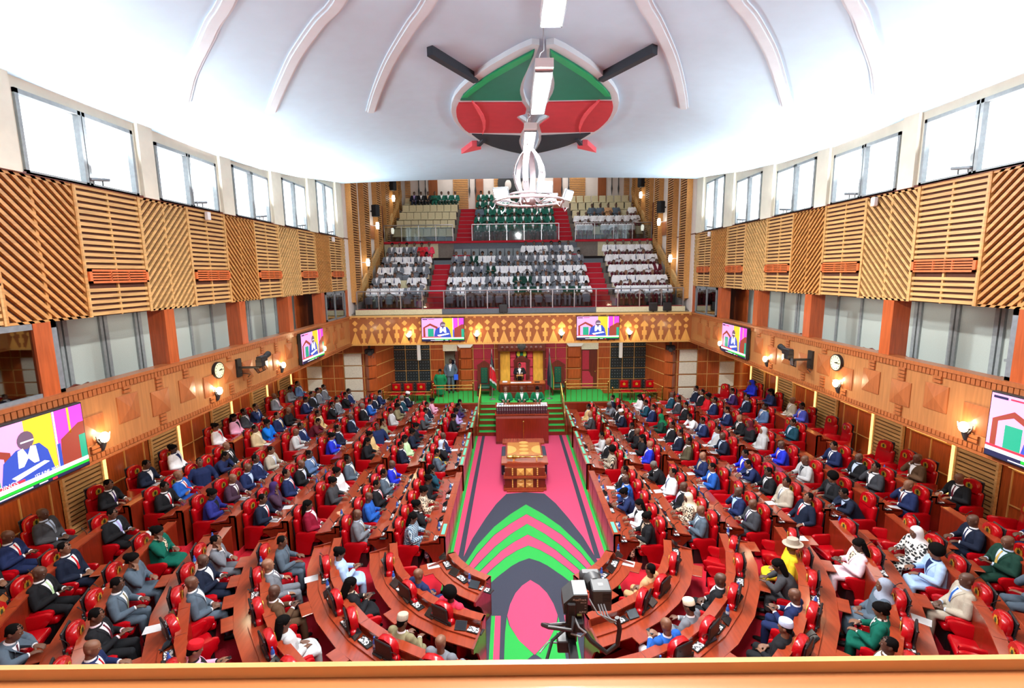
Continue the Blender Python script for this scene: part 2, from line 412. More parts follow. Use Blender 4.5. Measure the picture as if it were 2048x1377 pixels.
both('green_rim', [(.16, 9.5), (.6, 10.0), (1.09, 10.63), (1.5, 11.3), (1.7, 11.72), (1.58, 11.72), (1.36, 11.35), (.98, 10.75), (.55, 10.2), (.2, 9.75)], .12, .15, M['fgreen2'])
both('red_field', RO+RI, .05, .13, M['fred'])
both('red_crescent', [(1.5, 11.95), (1.36, 12.4), (1.28, 13.0), (1.26, 13.5), (1.3, 14.1), (1.42, 14.7), (1.36, 14.2), (1.35, 13.5), (1.38, 13.0), (1.45, 12.4)], .12, .17, M['fred2'])
both('black_field', BO+BI, .05, .13, M['fblack'])
for s in (-1, 1):
    def bar(mb, a, b, wd, d0, d1, taper=1):
        a, b = V((*a, 0)), V((*b, 0)); d = (b-a).normalized(); n = V((d.y, -d.x, 0))*wd/2
        cpoly(mb, [tuple((a+n)[:2]), tuple((b+n*taper)[:2]), tuple((b-n*taper)[:2]), tuple((a-n)[:2])], d0, d1)
    mb = MB(); bar(mb, (XS+s*2.06, 9.48), (XS+s*1.32, 10.85), .13, -.02, .16)
    m2 = MB(); bar(m2, (XS-s*1.40, 15.3), (XS-s*1.62, 15.95), .12, -.02, .17); m2.build('spear_shaft', M['fblack'], t)
    mb.build('spear_shaft', M['fblack'], t)
    mb = MB(); cpoly(mb, [(XS-s*1.58, 15.9), (XS-s*1.82, 15.9), (XS-s*2.26, 16.85), (XS-s*1.56, 16.35)], -.02, .16); mb.build('spear_head', M['fred2'], t)

# ---- upper side walls: windows, pilasters, slatted balcony fronts
WIN = [(2.0, 4.25, 10.2), (4.9, 7.15, 10.2), (7.8, 10.1, 10.2), (10.7, 12.82, 10.15), (13.58, 15.5, 10.3), (16.45, 18.22, 10.5), (19.3, 21.05, 10.95)]
wn = 1
for s, sn in SIDES:
    mb = MB(); y = -3
    def wbox(mb, y0, y1, z0, z1, x0=W+.02, x1=W+.3):
        mb.box(min(s*x0, s*x1), max(s*x0, s*x1), y0, y1, z0, z1)
    mw_ = MB()
    for y0, y1, zt in WIN+[(22.2, 22.2, 11)]:
        wbox(mb, y, y0, 8.9, 11.9)
        if y1 > y0: wbox(mb, y0, y1, zt, 11.9)
        y = y1
    wbox(mb, -3, 22.2, 6.62, 8.9, W+.14, W+.3)
    struct(mb.build('wall_'+sn, M['cream']))
    for i, (y0, y1, zt) in enumerate(WIN):
        mb = MB()
        fx = (W-.02, W+.08)
        def fb(a, b, c, d): mb.box(min(s*fx[0], s*fx[1]), max(s*fx[0], s*fx[1]), a, b, c, d)
        ym = (y0+y1)/2
        fb(y0, y0+.06, 8.95, zt); fb(y1-.06, y1, 8.95, zt); fb(ym-.07, ym-.01, 8.95, zt); fb(ym+.01, ym+.07, 8.95, zt)
        fb(y0, y1, zt-.07, zt); fb(y0, y1, 8.93, 8.99)
        wf = struct(mb.build('window_%d' % wn, M['alu'])); wn += 1
        mb = MB(); mb.box(min(s*(W+.1), s*(W+.12)), max(s*(W+.1), s*(W+.12)), y0, y1, 8.95, zt); mb.build('pane', M['frostw'], wf)
    # pilasters stand a little proud between the windows
    mb = MB()
    for (a, b) in [(7.25, 7.7), (10.2, 10.6), (12.95, 13.45), (15.65, 16.3), (18.4, 19.1), (21.3, 21.9)]:
        mb.box(min(s*(W-.06), s*(W+.1)), max(s*(W-.06), s*(W+.1)), a, b, 8.93, zside(a)+.3)
    struct(mb.build('trim_%d' % ni, M['cream'])); ni += 1
    # slatted balcony front
    back = MB(); back.box(min(s*(W+.07), s*(W+.14)), max(s*(W+.07), s*(W+.14)), -1, 24.9, 6.6, 8.92)
    wl = struct(back.build('wall_'+sn, M['gap']))
    mb = MB(); mb.box(min(s*(W-.02), s*(W+.3)), max(s*(W-.02), s*(W+.3)), -1, 24.9, 8.92, 8.96); mb.build('top_capping', M['dkwood'], wl)
    P0 = 8.62-1.463*6
    for i in range(18):
        y0 = P0+1.463*i; y1 = y0+1.463; mb = MB()
        X = lambda d: s*(W+.07-d)
        def sb(a, b, c, d, x=.055):
            mb.box(min(X(0), X(x)), max(X(0), X(x)), a, b, c, d)
        for a in (y0, y1-.035): sb(a, a+.035, 6.6, 8.92, .07)
        ym = (y0+y1)/2
        kind = i % 4   # 0: horizontal 1: '/' 2: horizontal 3: '\'
        if i % 2 == 0:
            sb(ym-.02, ym+.02, 6.6, 8.92, .035)
            zz = 6.62
            while zz < 8.88:
                if not (7.15 < zz < 7.455): sb(y0+.03, y1-.03, zz, zz+.062)
                zz += .107
        else:
            sgn = -1 if kind == 1 else 1
            sb(ym-.025, ym+.025, 6.6, 8.92, .03); sb(y0, y1, 6.6, 6.64); sb(y0, y1, 8.88, 8.92)
            h = 2.32; wd = 1.40; th = .052
            c = -wd
            while c < h+.0:
                # line z = c + (y) for y in [0,wd]; clip to [0,h]
                def clip(c_):
                    a = max(0, -c_); b = min(wd, h-c_)
                    return (a, b) if b > a+.01 else None
                r1, r2 = clip(c), clip(c+th*1.5)
                if r1 and r2:
                    q = [(r1[0], r1[0]+c), (r1[1], r1[1]+c), (r2[1], r2[1]+c+th*1.5), (r2[0], r2[0]+c+th*1.5)]
                    q = [((u if sgn > 0 else wd-u)+y0+.03, v+6.6) for u, v in q]
                    mb.prism(q, 0, .055, lambda u, v, d: (X(d), u, v))
                c += .167
        o = mb.build('acoustic_panel', M['slat'] if i % 4 != 1 else M['slatd'], wl)
    # air vents on the horizontal panels
    cnt = 0
    for i in range(0, 18, 2):
        y0 = P0+1.463*i
        if y0 < 5 or y0 > 21: continue
        cnt += 1
        v_ = thing('air_vent', 'orange slotted air vent, %s balcony front, %s from the camera' % (sn, ORD[cnt-1]), 'vent', (s*(W+.0), y0+.73, 7.33), 0, 'orange balcony air vents')
        mb = MB()
        for a, b, c, d in ((-.70, -.64, -.125, .125), (.64, .70, -.125, .125), (-.7, .7, .085, .125), (-.7, .7, -.125, -.085)): mb.box(-.03, .04, a, b, c, d)
        mb.build('frame', M['vent'], v_)
        mb = MB()
        for k in range(3): mb.box(-.015, .03, -.64, .64, -.065+k*.05, -.035+k*.05)
        for k in (-.21, .21): mb.box(-.012, .03, k-.01, k+.01, -.085, .085)
        mb.build('louvre', M['vent'], v_)
    # ---- corridor behind the parapet
    g = MB(); xo = 9.35
    g.box(min(s*xo, s*(xo+.05)), max(s*xo, s*(xo+.05)), 2, 24, 4.3, 6.62)
    gw = struct(g.build('wall_'+sn, M['frost']))
    mb = MB(); y = 2.6
    while y < 23.6:
        mb.box(min(s*(xo-.05), s*xo), max(s*(xo-.05), s*xo), y, y+.07, 4.3, 6.6)
        if int(y*10) % 2: mb.box(min(s*(xo-.06), s*xo), max(s*(xo-.06), s*xo), y+.1, y+.19, 4.3, 6.6)
        y += .97
    mb.box(min(s*(xo-.05), s*xo), max(s*(xo-.05), s*xo), 7.6, 9.3, 5.45, 5.5)
    mb.build('mullion', M['alu'], gw)
    mb = MB(); mb.box(min(s*(W+.16), s*(xo+.3)), max(s*(W+.16), s*(xo+.3)), -1, 24.9, 6.61, 6.7); struct(mb.build('ceiling', M['plaster']))
    mb = MB(); mb.box(min(s*(W+.06), s*(W2+.3)), max(s*(W+.06), s*(W2+.3)), -1, 24.9, 4.06, 4.3); struct(mb.build('floor', M['parapet2']))
    for y in (4.65, 7.55, 10.45, 13.35, 16.25, 19.15, 21.9):
        mb = MB(); mb.box(min(s*(W+.02), s*(W+.4)), max(s*(W+.02), s*(W+.4)), y, y+.3, 4.3, 6.6); struct(mb.build('trim_%d' % ni, M['col'])); ni += 1
    # clear booth window nearest the camera, and one at the far end
    for (y0, y1) in ((5.2, 7.95), (19.6, 21.9)):
        mb = MB(); xx = (W+.03, W+.11)
        def fb(a, b, c, d): mb.box(min(s*xx[0], s*xx[1]), max(s*xx[0], s*xx[1]), a, b, c, d)
        fb(y0, y0+.1, 5.36, 6.6); fb(y1-.1, y1, 5.36, 6.6); fb(y0, y1, 5.36, 5.46); fb(y0, y1, 6.5, 6.6)
        if y0 > 10: fb(20.6, 20.68, 5.4, 6.6)
        wf = struct(mb.build('window_%d' % wn, M['silver'])); wn += 1
        mb = MB(); mb.box(min(s*(W+.06), s*(W+.07)), max(s*(W+.06), s*(W+.07)), y0, y1, 5.4, 6.6); mb.build('pane', M['glassb'], wf)
        mb = MB(); mb.box(min(s*(W+1.2), s*(W+1.25)), max(s*(W+1.2), s*(W+1.25)), y0-.2, y1+.2, 4.3, 6.55); mb.build('booth_lining', M['panel'], wf)
    # ---- veneered parapet
    mb = MB(); mb.box(min(s*W, s*(W+.12)), max(s*W, s*(W+.12)), -1, 22.2, 4.05, 5.33)
    pw = struct(mb.build('wall_'+sn, M['parapet']))
    mb = MB(); mb.box(min(s*(W-.06), s*(W+.22)), max(s*(W-.06), s*(W+.22)), -1, 22.2, 5.33, 5.40); mb.box(min(s*(W-.05), s*(W+.1)), max(s*(W-.05), s*(W+.1)), -1, 22.2, 4.0, 4.05)
    mb.build('capping', M['parapet2'], pw)
    mb = MB(); y = .1
    while y < 22.0:
        for z0, z1 in ((5.21, 5.32), (4.06, 4.15)): mb.box(min(s*(W-.04), s*W), max(s*(W-.04), s*W), y, y+.075, z0, z1)
        y += .094
    mb.build('dentil_border', M['parapet2'], pw)
    ms, mq = MB(), MB(); y = 2.3; i = 0
    while y < 21.8:
        zc = (4.78, 4.66, 4.72, 4.6)[i % 4]; h = .26
        # low pyramid relief block
        ap = (s*(W-.055), y, zc)
        c4 = [(s*(W-.02), y+a, zc+b) for a, b in ((-.26, -h), (.26, -h), (.26, h), (-.26, h))]
        c0 = [(s*W, q[1], q[2]) for q in c4]
        mq.add(c0+c4, [(0, 1, 5, 4), (1, 2, 6, 5), (2, 3, 7, 6), (3, 0, 4, 7)])
        mq.add(c4+[ap], [(0, 1, 4), (1, 2, 4), (2, 3, 4), (3, 0, 4)])
        zz = 4.18
        while zz < 5.18:
            if abs(zz+.03-zc) > h+.02 and (zz > zc) == (i % 2 == 0) or abs(zz+.03-zc) > h+.02 and i % 3 == 0:
                ms.box(min(s*(W-.04), s*W), max(s*(W-.04), s*W), y-.09, y+.09, zz, zz+.058)
            zz += .075
        y += .855; i += 1
    ms.build('block_strip', M['parapet2'], pw); mq.build('relief_block', M['parapet2'], pw)
    # ---- lower hall wall: louvre panels, wood fields and lit coves
    mb = MB(); mb.box(min(s*W2, s*(W2+.2)), max(s*W2, s*(W2+.2)), -3, 23.6, -.1, 4.05)
    lw = struct(mb.build('wall_'+sn, M['panel']))
    y = 5.0
    for y in (5.1, 8.0, 10.9, 13.75, 16.7, 19.4, 21.7):
        mb = MB(); X0, X1 = W2-.10, W2
        def pb(a, b, c, d, x=X0): mb.box(min(s*x, s*X1), max(s*x, s*X1), a, b, c, d)
        pb(y, y+1.15, .9, 3.4, W2-.02)
        mg = mb.build('panel_backing', M['gap'], lw); mb = MB()
        for a in (y, y+1.09): pb(a, a+.06, .9, 3.4)
        zz = .95
        while zz < 3.35: pb(y+.06, y+1.09, zz, zz+.07, W2-.08); zz += .115
        mb.build('louvre_panel', M['slat'], lw)
        # cove box above the wood field, with a lit slot
        ya, yb = y+1.25, y+2.65
        mb = MB(); mb.box(min(s*(W2-.22), s*W2), max(s*(W2-.22), s*W2), ya, yb, 2.72, 3.02); mb.build('cove_box', M['slat'], lw)
        mb = MB(); mb.box(min(s*(W2-.20), s*(W2-.02)), max(s*(W2-.20), s*(W2-.02)), ya+.05, yb-.05, 2.695, 2.715); mb.build('cove_lamp', M['warmstrip'], lw)
        mb = MB(); mb.box(min(s*(W2-.14), s*(W2-.02)), max(s*(W2-.14), s*(W2-.02)), ya-.075, ya-.045, .95, 2.9); mb.build('cove_lamp', M['warmstrip'], lw)
        mb = MB()
        for a in (ya, (ya+yb)/2, yb): mb.box(min(s*(W2-.03), s*W2), max(s*(W2-.03), s*W2), a-.012, a+.012, .9, 2.7)
        for c in (.95, 1.75, 2.6): mb.box(min(s*(W2-.03), s*W2), max(s*(W2-.03), s*W2), ya, yb, c-.012, c+.012)
        mb.build('brass_strip', M['brassl'], lw)

# ---- shell beyond the picture: wall and floor of the gallery the camera stands in
mb = MB(); mb.box(-13, 13, -3.3, -3.0, -.1, 12); struct(mb.build('wall_back', M['wallw']))
mb = MB(); mb.box(-W2, W2, -3, .5, 5.9, 6.1); struct(mb.build('floor', M['carpet']))
mb = MB(); mb.box(-W-.1, W+.1, .60, .72, 5.2, 6.55); struct(mb.build('wall_front', M['oak']))
bal = tag(MB().box(-W, W, .34, .772, 6.55, 6.578).build('balcony_rail', M['oak']), 'wide polished wooden balcony rail along the bottom of the view', 'rail')
mb = MB(); mb.box(-W, W, .772, .783, 6.50, 6.60); mb.build('raised_lip', M['oakl'], bal)
# ================================================================== FAR END
# ---- frieze under the public gallery
mb = MB(); mb.box(-W, W, 22.12, 22.5, 4.06, 5.33); fr = struct(mb.build('wall_front', M['fground']))
mb = MB(); mb.box(-W, W, 22.06, 22.6, 5.33, 5.40); mb.box(-W, W, 22.1, 22.5, 4.02, 4.06); mb.build('capping', M['brassl'], fr)
mb = MB(); FY = lambda x0: (lambda u, v, d: (x0+u, 22.12-d, v))
for i in range(-10, 11):
    x = i*.766
    P = FY(x)
    mb.prism([(-.22, 4.10), (.22, 4.10), (0, 4.66)], 0, .012, P)
    mb.prism([(.095*math.cos(a*PI/8), 4.76+.095*math.sin(a*PI/8)) for a in range(16)], 0, .012, P)
    mb.prism([(-.13, 5.06), (0, 4.93), (.13, 5.06), (0, 5.19)], 0, .012, P)
    for j in (-.19, .19):
        mb.prism([(j-.05, 5.25), (j-.05, 5.32), (j+.05, 5.32), (j+.05, 5.25), (j, 5.28)], 0, .012, P)
    if i < 10:
        P = FY(x+.383)
        mb.prism([(-.17, 4.76), (.17, 4.76), (.17, 4.86), (0, 5.05), (-.17, 4.86)], 0, .012, P)
        mb.prism([(-.05, 4.10), (.05, 4.10), (.05, 4.76), (-.05, 4.76)], 0, .012, P)
        mb.prism([(-.11, 4.36), (.11, 4.36), (.11, 4.58), (-.11, 4.58)], .0, .015, P)
        mb.prism([(-.12, 4.08), (.12, 4.08), (.12, 4.15), (-.12, 4.15)], 0, .014, P)
mb.box(-W+.1, W-.1, 22.108, 22.12, 4.065, 4.095)
mb.build('inlay', M['inlay'], fr)
mb = MB(); mb.box(-W2, W2, 22.5, 25.9, 4.02, 4.25); struct(mb.build('ceiling', M['parapet2']))

# ---- wing walls at the sides of the stage and the stage back wall
def tufts(mb, x0, x1, y, z0, z1, nx, nz, r=.03):
    for i in range(nx):
        for j in range(nz):
            mb.sph((x0+(x1-x0)*(i+.5)/nx, y, z0+(z1-z0)*(j+.5)/nz), (r, r*.5, r), 6, 4)
for s, sn in SIDES:
    mb = MB(); mb.box(min(s*7.15, s*W2), max(s*7.15, s*W2), 23.4, 23.6, -.1, 4.05)
    mb.prism([(7.15, 23.4), (7.15, 23.6), (6.85, 25.5), (6.7, 25.5)], -.1, 4.05, lambda u, v, d: (s*u, v, d))
    ww = struct(mb.build('wall_'+sn, M['panel']))
    mb = MB()
    for z in (.9, 1.55, 2.2, 2.83, 3.46):
        mb.box(min(s*7.3, s*W2), max(s*7.3, s*W2), 23.385, 23.4, z-.015, z+.015)
        mb.prism([(7.13, 23.4), (7.15, 23.42), (6.7, 25.5), (6.68, 25.48)], z-.015, z+.015, lambda u, v, d: (s*u, v, d))
    for x in (7.75, 8.75, 9.25, 9.85, 10.6): mb.box(min(s*x, s*(x+.03)), max(s*x, s*(x+.03)), 23.385, 23.4, .8, 4)
    mb.build('brass_strip', M['brassl'], ww)
    mb = MB()
    for z0 in (.93, 1.58, 2.23, 2.86):        # chevron blocks on the corner pier
        a = [(s*7.75, 23.4), (s*7.45, 23.12), (s*7.15, 23.4)]
        mb.add([(q[0], q[1], z) for z in (z0, z0+.58) for q in a], [(0, 1, 4, 3), (1, 2, 5, 4), (3, 4, 5), (0, 2, 1)])
    mb.build('chevron_block', M['panel'], ww)
    mb = MB()
    for x0, x1, zs_ in ((7.85, 8.72, (.93, 1.58, 2.23, 2.86)), (9.87, 10.58, (.93, 1.58, 2.23))):
        for z0 in zs_: mb.rbox(min(s*x0, s*x1), max(s*x0, s*x1), 23.3, 23.4, z0, z0+.58, .02, 1)
    mb.build('cream_block', M['creamtile'], ww)
mb = MB(); mb.box(-6.9, -4.05, 25.4, 25.6, -.1, 4.05); mb.box(-3.3, 3.3, 25.4, 25.6, -.1, 4.05); mb.box(4.15, 6.9, 25.4, 25.6, -.1, 4.05)
mb.box(-4.05, -3.3, 25.4, 25.6, 3.2, 4.05); mb.box(3.3, 4.15, 25.4, 25.6, 3.2, 4.05)
bw = struct(mb.build('wall_back', M['panel']))
mb = MB(); mb.box(-4.6, -3.0, 26.6, 26.7, .9, 3.6); mb.box(-4.7, -4.6, 25.6, 26.7, .9, 3.6); mb.box(-3.1, -3.0, 25.6, 26.7, .9, 3.6); struct(mb.build('wall_back', M['cream']))
mb = MB()
for x in (-6.8, -6.13, -5.45, -4.8, -4.05, -2.5, -1.93, -1.35, 1.35, 1.93, 2.5, 4.2, 4.85, 5.5, 6.13, 6.8): mb.box(x-.015, x+.015, 25.37, 25.4, .8, 4.05)
for z in (.97, 1.56, 2.15, 2.72, 3.3):
    for a, b in ((-6.9, -4.05), (-3.28, -1.16), (1.3, 3.28), (4.17, 6.9)): mb.box(a, b, 25.37, 25.4, z-.014, z+.014)
mb.build('brass_strip', M['brassl'], bw)
for m_, xs in (('leatherb', ((-6.79, -6.14), (-6.12, -5.46), (-5.44, -4.81), (4.86, 5.49), (5.51, 6.12), (6.14, 6.79))), ('tuft', ((-2.49, -1.94), (-1.92, -1.36), (1.36, 1.92), (1.94, 2.49)))):
    mb, tb = MB(), MB()
    for a, b in xs:
        for z in (.985, 1.575, 2.165, 2.735, 3.315):
            mb.rbox(a+.01, b-.01, 25.33, 25.4, z, z+.555, .025, 1)
            tufts(tb, a+.03, b-.03, 25.33, z+.03, z+.53, 4, 3, .022)
    q = mb.build('tufted_panel', M[m_], bw); tb.build('button', M['silver'] if m_ == 'leatherb' else M[m_], q)
mb = MB()
for x0, x1 in ((-3.2, -2.55), (2.55, 3.25)):
    for z in (1.0, 1.6, 2.2, 2.78): mb.rbox(x0, x1, 25.28, 25.4, z, z+.54, .04, 1)
mb.build('pilaster_block', M['panel'], bw)
mb = MB()
for x0, x1 in ((-3.3, -2.5), (2.5, 3.35)): mb.prism([(x0-.02, 3.62), (x0, 3.52), (x0+.1, 3.40), (x1-.1, 3.40), (x1, 3.52), (x1+.02, 3.62)], 25.1, 25.4, lambda u, v, d: (u, d, v))
struct(mb.build('trim_90', M['whitem']))
mb = MB(); mb.box(-4.1, -3.35, 25.3, 25.42, 3.2, 3.75); mb.box(3.3, 4.2, 25.3, 25.42, 3.2, 3.75); struct(mb.build('trim_91', M['creamtile']))
mb = MB(); mb.box(-3.42, -3.28, 25.1, 25.55, 1.0, 3.2); struct(mb.build('door_1', M['dkwood']))
mb = MB(); mb.box(3.3, 4.15, 25.42, 25.5, 1.0, 3.2); dr = struct(mb.build('door_2', M['dkwood']))
mb = MB()
mb.prism([(3.36, 2.0), (3.7, 2.0), (3.78, 1.9), (3.82, 1.75), (3.95, 1.65), (3.95, 1.08), (3.36, 1.08)], 25.40, 25.43, lambda u, v, d: (u, d, v))
mb.prism([(3.36, 2.08), (3.36, 3.12), (3.72, 3.12), (3.72, 2.08)], 25.40, 25.43, lambda u, v, d: (u, d, v)); mb.build('tufted_panel', M['tuft'], dr)
mb = MB(); mb.sph((4.05, 25.38, 1.98), .04, 8, 6); mb.build('door_handle', M['brass'], dr)
for x, y in ((-5.35, 25.15), (5.35, 25.15)):
    l = tag(MB().rbox(x-.09, x+.09, 25.05, 25.2, 2.75, 3.95, .02, 1).build('wall_light', M['whitem']), 'slim white upright wall light on black tufted panels, %s of the stage' % ('left' if x < 0 else 'right'), 'light')
    tag(l, l['label'], 'light', 'white stage wall lights')

# ---- stage platform with green carpet, steps, clerks' table
mb = MB(); mb.box(-4.35, 4.35, 22.85, 25.4, -.1, 1.0); mb.box(-7.1, -4.35, 22.9, 25.4, -.1, .75, 0); mb.box(4.35, 7.1, 22.9, 25.4, -.1, .75, 0)
mb.box(-1.12, 1.12, 21.0, 22.85, -.1, .75)
st = struct(mb.build('floor', M['cgreen']))
mb = MB(); mb.box(-4.37, 4.37, 22.82, 22.85, .62, .97); mb.box(-7.1, 7.1, 22.88, 22.9, .0, .7); mb.box(-4.38, 4.38, 22.80, 22.86, .97, 1.005)
mb.build('riser_panel', M['desk'], st)
for s, sn in SIDES:
    mb, rb = MB(), MB()
    x0, x1 = sorted((s*1.14, s*1.98))
    for i in range(6):
        y = 20.88+.33*i; z = 1.0*(i+1)/6
        mb.box(x0, x1, y, 22.85, -.05, z)
        rb.box(x0, x1, y-.015, y, z-.1667+.005, z-.02); rb.box(x0, x1, y-.03, y+.0, z-.02, z+.004)
    q = struct(mb.build('stairs', M['cgreen'])); rb.build('riser_panel', M['desk'], q)
    mb = MB(); mb.prism([(20.88, -.1), (22.9, -.1), (22.9, 1.35), (22.6, 1.35), (20.88, .45)], min(s*1.98, s*2.06), max(s*1.98, s*2.06), lambda u, v, d: (d, u, v)); mb.build('stair_side', M['desk'], q)
    n = thing('handrail', 'brass handrail beside the green steps, %s of the clerks\' table' % sn, 'handrail', (s*1.95, 20.9, .1), 0, 'brass stair handrails')
    mb = MB(); mb.tube([(0, 0, -.05), (0, 0, .9), (0, .06, 1.0), (0, 1.9, 1.85), (0, 1.95, 1.80)], .024, 8); mb.build('rail', M['brass'], n, True)
    for a, zt in ((.65, 1.25), (1.3, 1.55), (1.92, 1.85)): MB().tube([(0, a, .2), (0, a, zt)], .018, 6).build('post', M['brass'], n, True)
    mb = MB(); mb.box(min(s*2.1, s*4.4), max(s*2.1, s*4.4), 22.55, 22.8, 0, 1.02); struct(mb.build('trim_92', M['desk']))

ct = thing('clerks_table', 'large red mahogany clerks\' table with sloped front below the speaker', 'table', (0, 19.85, 0))
mb = MB(); mb.prism([(0, 0), (0, 1.12), (.12, 1.24), (.6, 1.24), (.6, 1.45), (1.25, 1.45), (1.25, 0)], -1.13, 1.13, lambda u, v, d: (d, u, v)); mb.build('body', M['desk'], ct)
mb = MB(); mb.box(-1.17, 1.17, .06, .58, 1.24, 1.27); mb.box(-1.17, 1.17, .56, 1.28, 1.45, 1.48); mb.build('top', M['deskt'], ct)
mb = MB(); mb.box(-.01, .01, -.012, 0, .02, 1.1); mb.box(-1.13, 1.13, -.03, 0, 0, .10); mb.build('moulding', M['dkwood'], ct)
for i in range(21):
    x = -1.05+.105*i
    b = thing('book', 'maroon bound book in the row on the clerks\' table, %s from the left' % ORD[i] if i < 18 else 'maroon bound book at the right end of the row on the clerks\' table', 'book', (x, 20.16, 1.272), 0, 'maroon bound books on the clerks\' table')
    MB().rbox(-.047, .047, -.13, .13, 0, .33, .008, 1).build('cover', M['book'], b)
    mb = MB(); mb.box(-.03, .03, -.134, -.13, .16, .20); mb.box(-.03, .03, -.134, -.13, .24, .26); mb.build('spine_label', M['silver'], b)
    MB().box(-.043, .043, -.12, .135, .327, .335).build('pages', M['paper'], b)
for x, w_, lab in ((-.35, .42, 'flat wooden writing slope left on the clerks\' table'), (.02, .25, 'small wooden writing slope in the middle of the clerks\' table'), (.45, .45, 'flat wooden writing slope right on the clerks\' table')):
    tag(MB().prism([(20.5, 1.482), (20.95, 1.482), (20.95, 1.50), (20.5, 1.58)], x-w_/2, x+w_/2, lambda u, v, d: (d, u, v)).build('writing_slope', M['panel']), lab, 'desk stand')
for x, lab in ((-.95, 'folded dark blue papers at the left end of the clerks\' table'), (.98, 'stack of white papers at the right end of the clerks\' table')):
    mb = MB()
    for i in range(5): mb.box(x-.14+.01*(i % 2), x+.14, 20.52+.008*i, 20.8, 1.482+.016*i, 1.496+.016*i)
    tag(mb.build('paper_stack', M['paper'] if x > 0 else pattern('blue_print_paper', 'noise', (40, 60, 110), (220, 224, 230), 9)), lab, 'papers')

# ---- table of the house with the mace
th = thing('house_table', 'ornate wooden table of the house with inlaid top on the red carpet', 'table', (0, 15.3, 0))
mb = MB(); mb.box(-.80, .80, .3, .95, .80, .87); mb.box(-.64, .64, .95, 2.25, .80, .87); mb.box(-.80, .80, 2.25, 2.75, .80, .87); mb.build('table_top', M['deskt'], th)
mb = MB(); mb.box(-.6, .6, 1.0, 2.3, .87, .876)
mb.build('inlaid_field', wood('walnut_gold_veneer', (196, 130, 66), r=.12, coat=.8, na=.12), th)
mb = MB()
for i in range(4): mb.prism([(.17*math.cos(a*PI/8), 1.2+.36*i+.13*math.sin(a*PI/8)) for a in range(16)], .876, .880, lambda u, v, d: (u, v, d))
for s in (-1, 1): mb.prism([(s*(.6-.33*math.sin(a*PI/10)), 1.45-.4*math.cos(a*PI/10)+.1) for a in range(11)], .876, .879, lambda u, v, d: (u, v, d))
mb.build('inlay', M['inlay'], th)
mb = MB(); mb.box(-.68, .68, .05, 2.6, 0, .8); mb.build('body', M['desk'], th)
mb = MB(); mb.box(-.72, .72, -.02, .4, .44, .50); mb.box(-.72, .72, -.02, .3, 0.02, .09); mb.box(-.62, .62, -.1, .1, 0, .05); mb.build('shelf', M['deskt'], th)
mb = MB()
for x in (-.27, .03):
    for z0, z1 in ((.10, .27), (.27, .43), (.53, .78)):
        a = (x, x+.24); c = ((a[0]+a[1])/2, .01, (z0+z1)/2)
        mb.add([(a[0], .05, z0), (a[1], .05, z0), (a[1], .05, z1), (a[0], .05, z1), c], [(0, 1, 4), (1, 2, 4), (2, 3, 4), (3, 0, 4)])
mb.build('pyramid_panel', M['inlay'], th)
for s in (-1, 1):
    mb = MB()
    for z0, n_ in ((.10, 5), (.53, 4)):
        for i in range(n_): mb.sph((s*.42, .03, z0+.04+.066*i), (.028, .028, .036), 8, 6)
    mb.build('turned_column', M['inlay'], th, True)
    MB().rbox(min(s*.66, s*.82), max(s*.66, s*.82), 1.05, 2.2, .1, .78, .04, 2).build('cushion', M['cnavy'], th)
mc = thing('mace', 'golden ceremonial mace lying across the table of the house', 'mace', (0, 15.85, .90))
mb = MB()
PR = [(-.62, .03), (-.60, .06), (-.50, .075), (-.42, .06), (-.38, .085), (-.30, .07), (-.22, .04), (-.16, .055), (-.12, .03), (.0, .03), (.02, .045), (.05, .03), (.46, .026), (.5, .045), (.62, .05), (.64, .02)]
mb.loft([[(x, r*math.cos(2*PI*j/12), .09+r*math.sin(2*PI*j/12)) for j in range(12)] for x, r in PR]); mb.build('shaft', M['brass'], mc, True)
mb = MB(); mb.box(-.4, -.34, -.06, .06, -.03, .03); mb.box(.4, .44, -.06, .06, -.03, .05); mb.build('rest', M['inlay'], mc)
ps = thing('brass_stand', 'thin upright brass rod rising behind the table of the house', 'rod', (.02, 18.1, .0))
MB().lathe([(.05, 0), (.05, .02), (.012, .04), (.012, 1.5)], n=10).build('rod', M['brass'], ps, True); MB().sph((0, 0, 1.53), .035, 10, 8).build('knob', M['brass'], ps, True)

# ---- speaker's desk, canopy, throne
sd = thing('speaker_desk', 'speaker\'s panelled mahogany desk on the green stage', 'desk', (.09, 23.65, 1.0))
MB().box(-1.12, 1.12, 0, .62, 0, .72).build('body', M['desk'], sd); MB().box(-1.16, 1.16, -.04, .68, .72, .77).build('top', M['panel'], sd)
mb = MB()
for i in range(5):
    for z0 in (.05, .38): mb.rbox(-1.0+.41*i, -.64+.41*i, -.03, .01, z0, z0+.27, .02, 1)
mb.build('front_panel', M['dkwood'], sd)
tag(MB().box(-.5, .55, 23.7, 23.95, 1.772, 1.785).build('document', M['paper']), 'open white papers on the speaker\'s desk', 'papers')
mb = MB(); mb.rbox(-.92, -.66, 23.75, 23.95, 1.772, 1.85, .03, 1); tag(mb.build('paper_stack', M['paper']), 'crumpled white papers at the left end of the speaker\'s desk', 'papers')
mb = MB(); mb.box(.72, .98, 23.8, 23.95, 1.772, 1.80); tag(mb.build('folder', M['black']), 'black folder at the right end of the speaker\'s desk', 'folder')
ls = thing('lectern', 'small brass-legged reading stand on the speaker\'s desk', 'lectern', (-.03, 23.9, 1.77))
MB().box(-.17, .17, -.1, .12, .34, .37).build('top', M['oakl'], ls)
for x in (-.12, .12): MB().tube([(x, 0, 0), (x, 0, .34)], .012, 6).build('leg', M['brass'], ls)
cp = thing('speaker_canopy', 'carved dark wood canopy with yellow and rose panels behind the speaker', 'canopy', (.09, 25.0, 1.0))
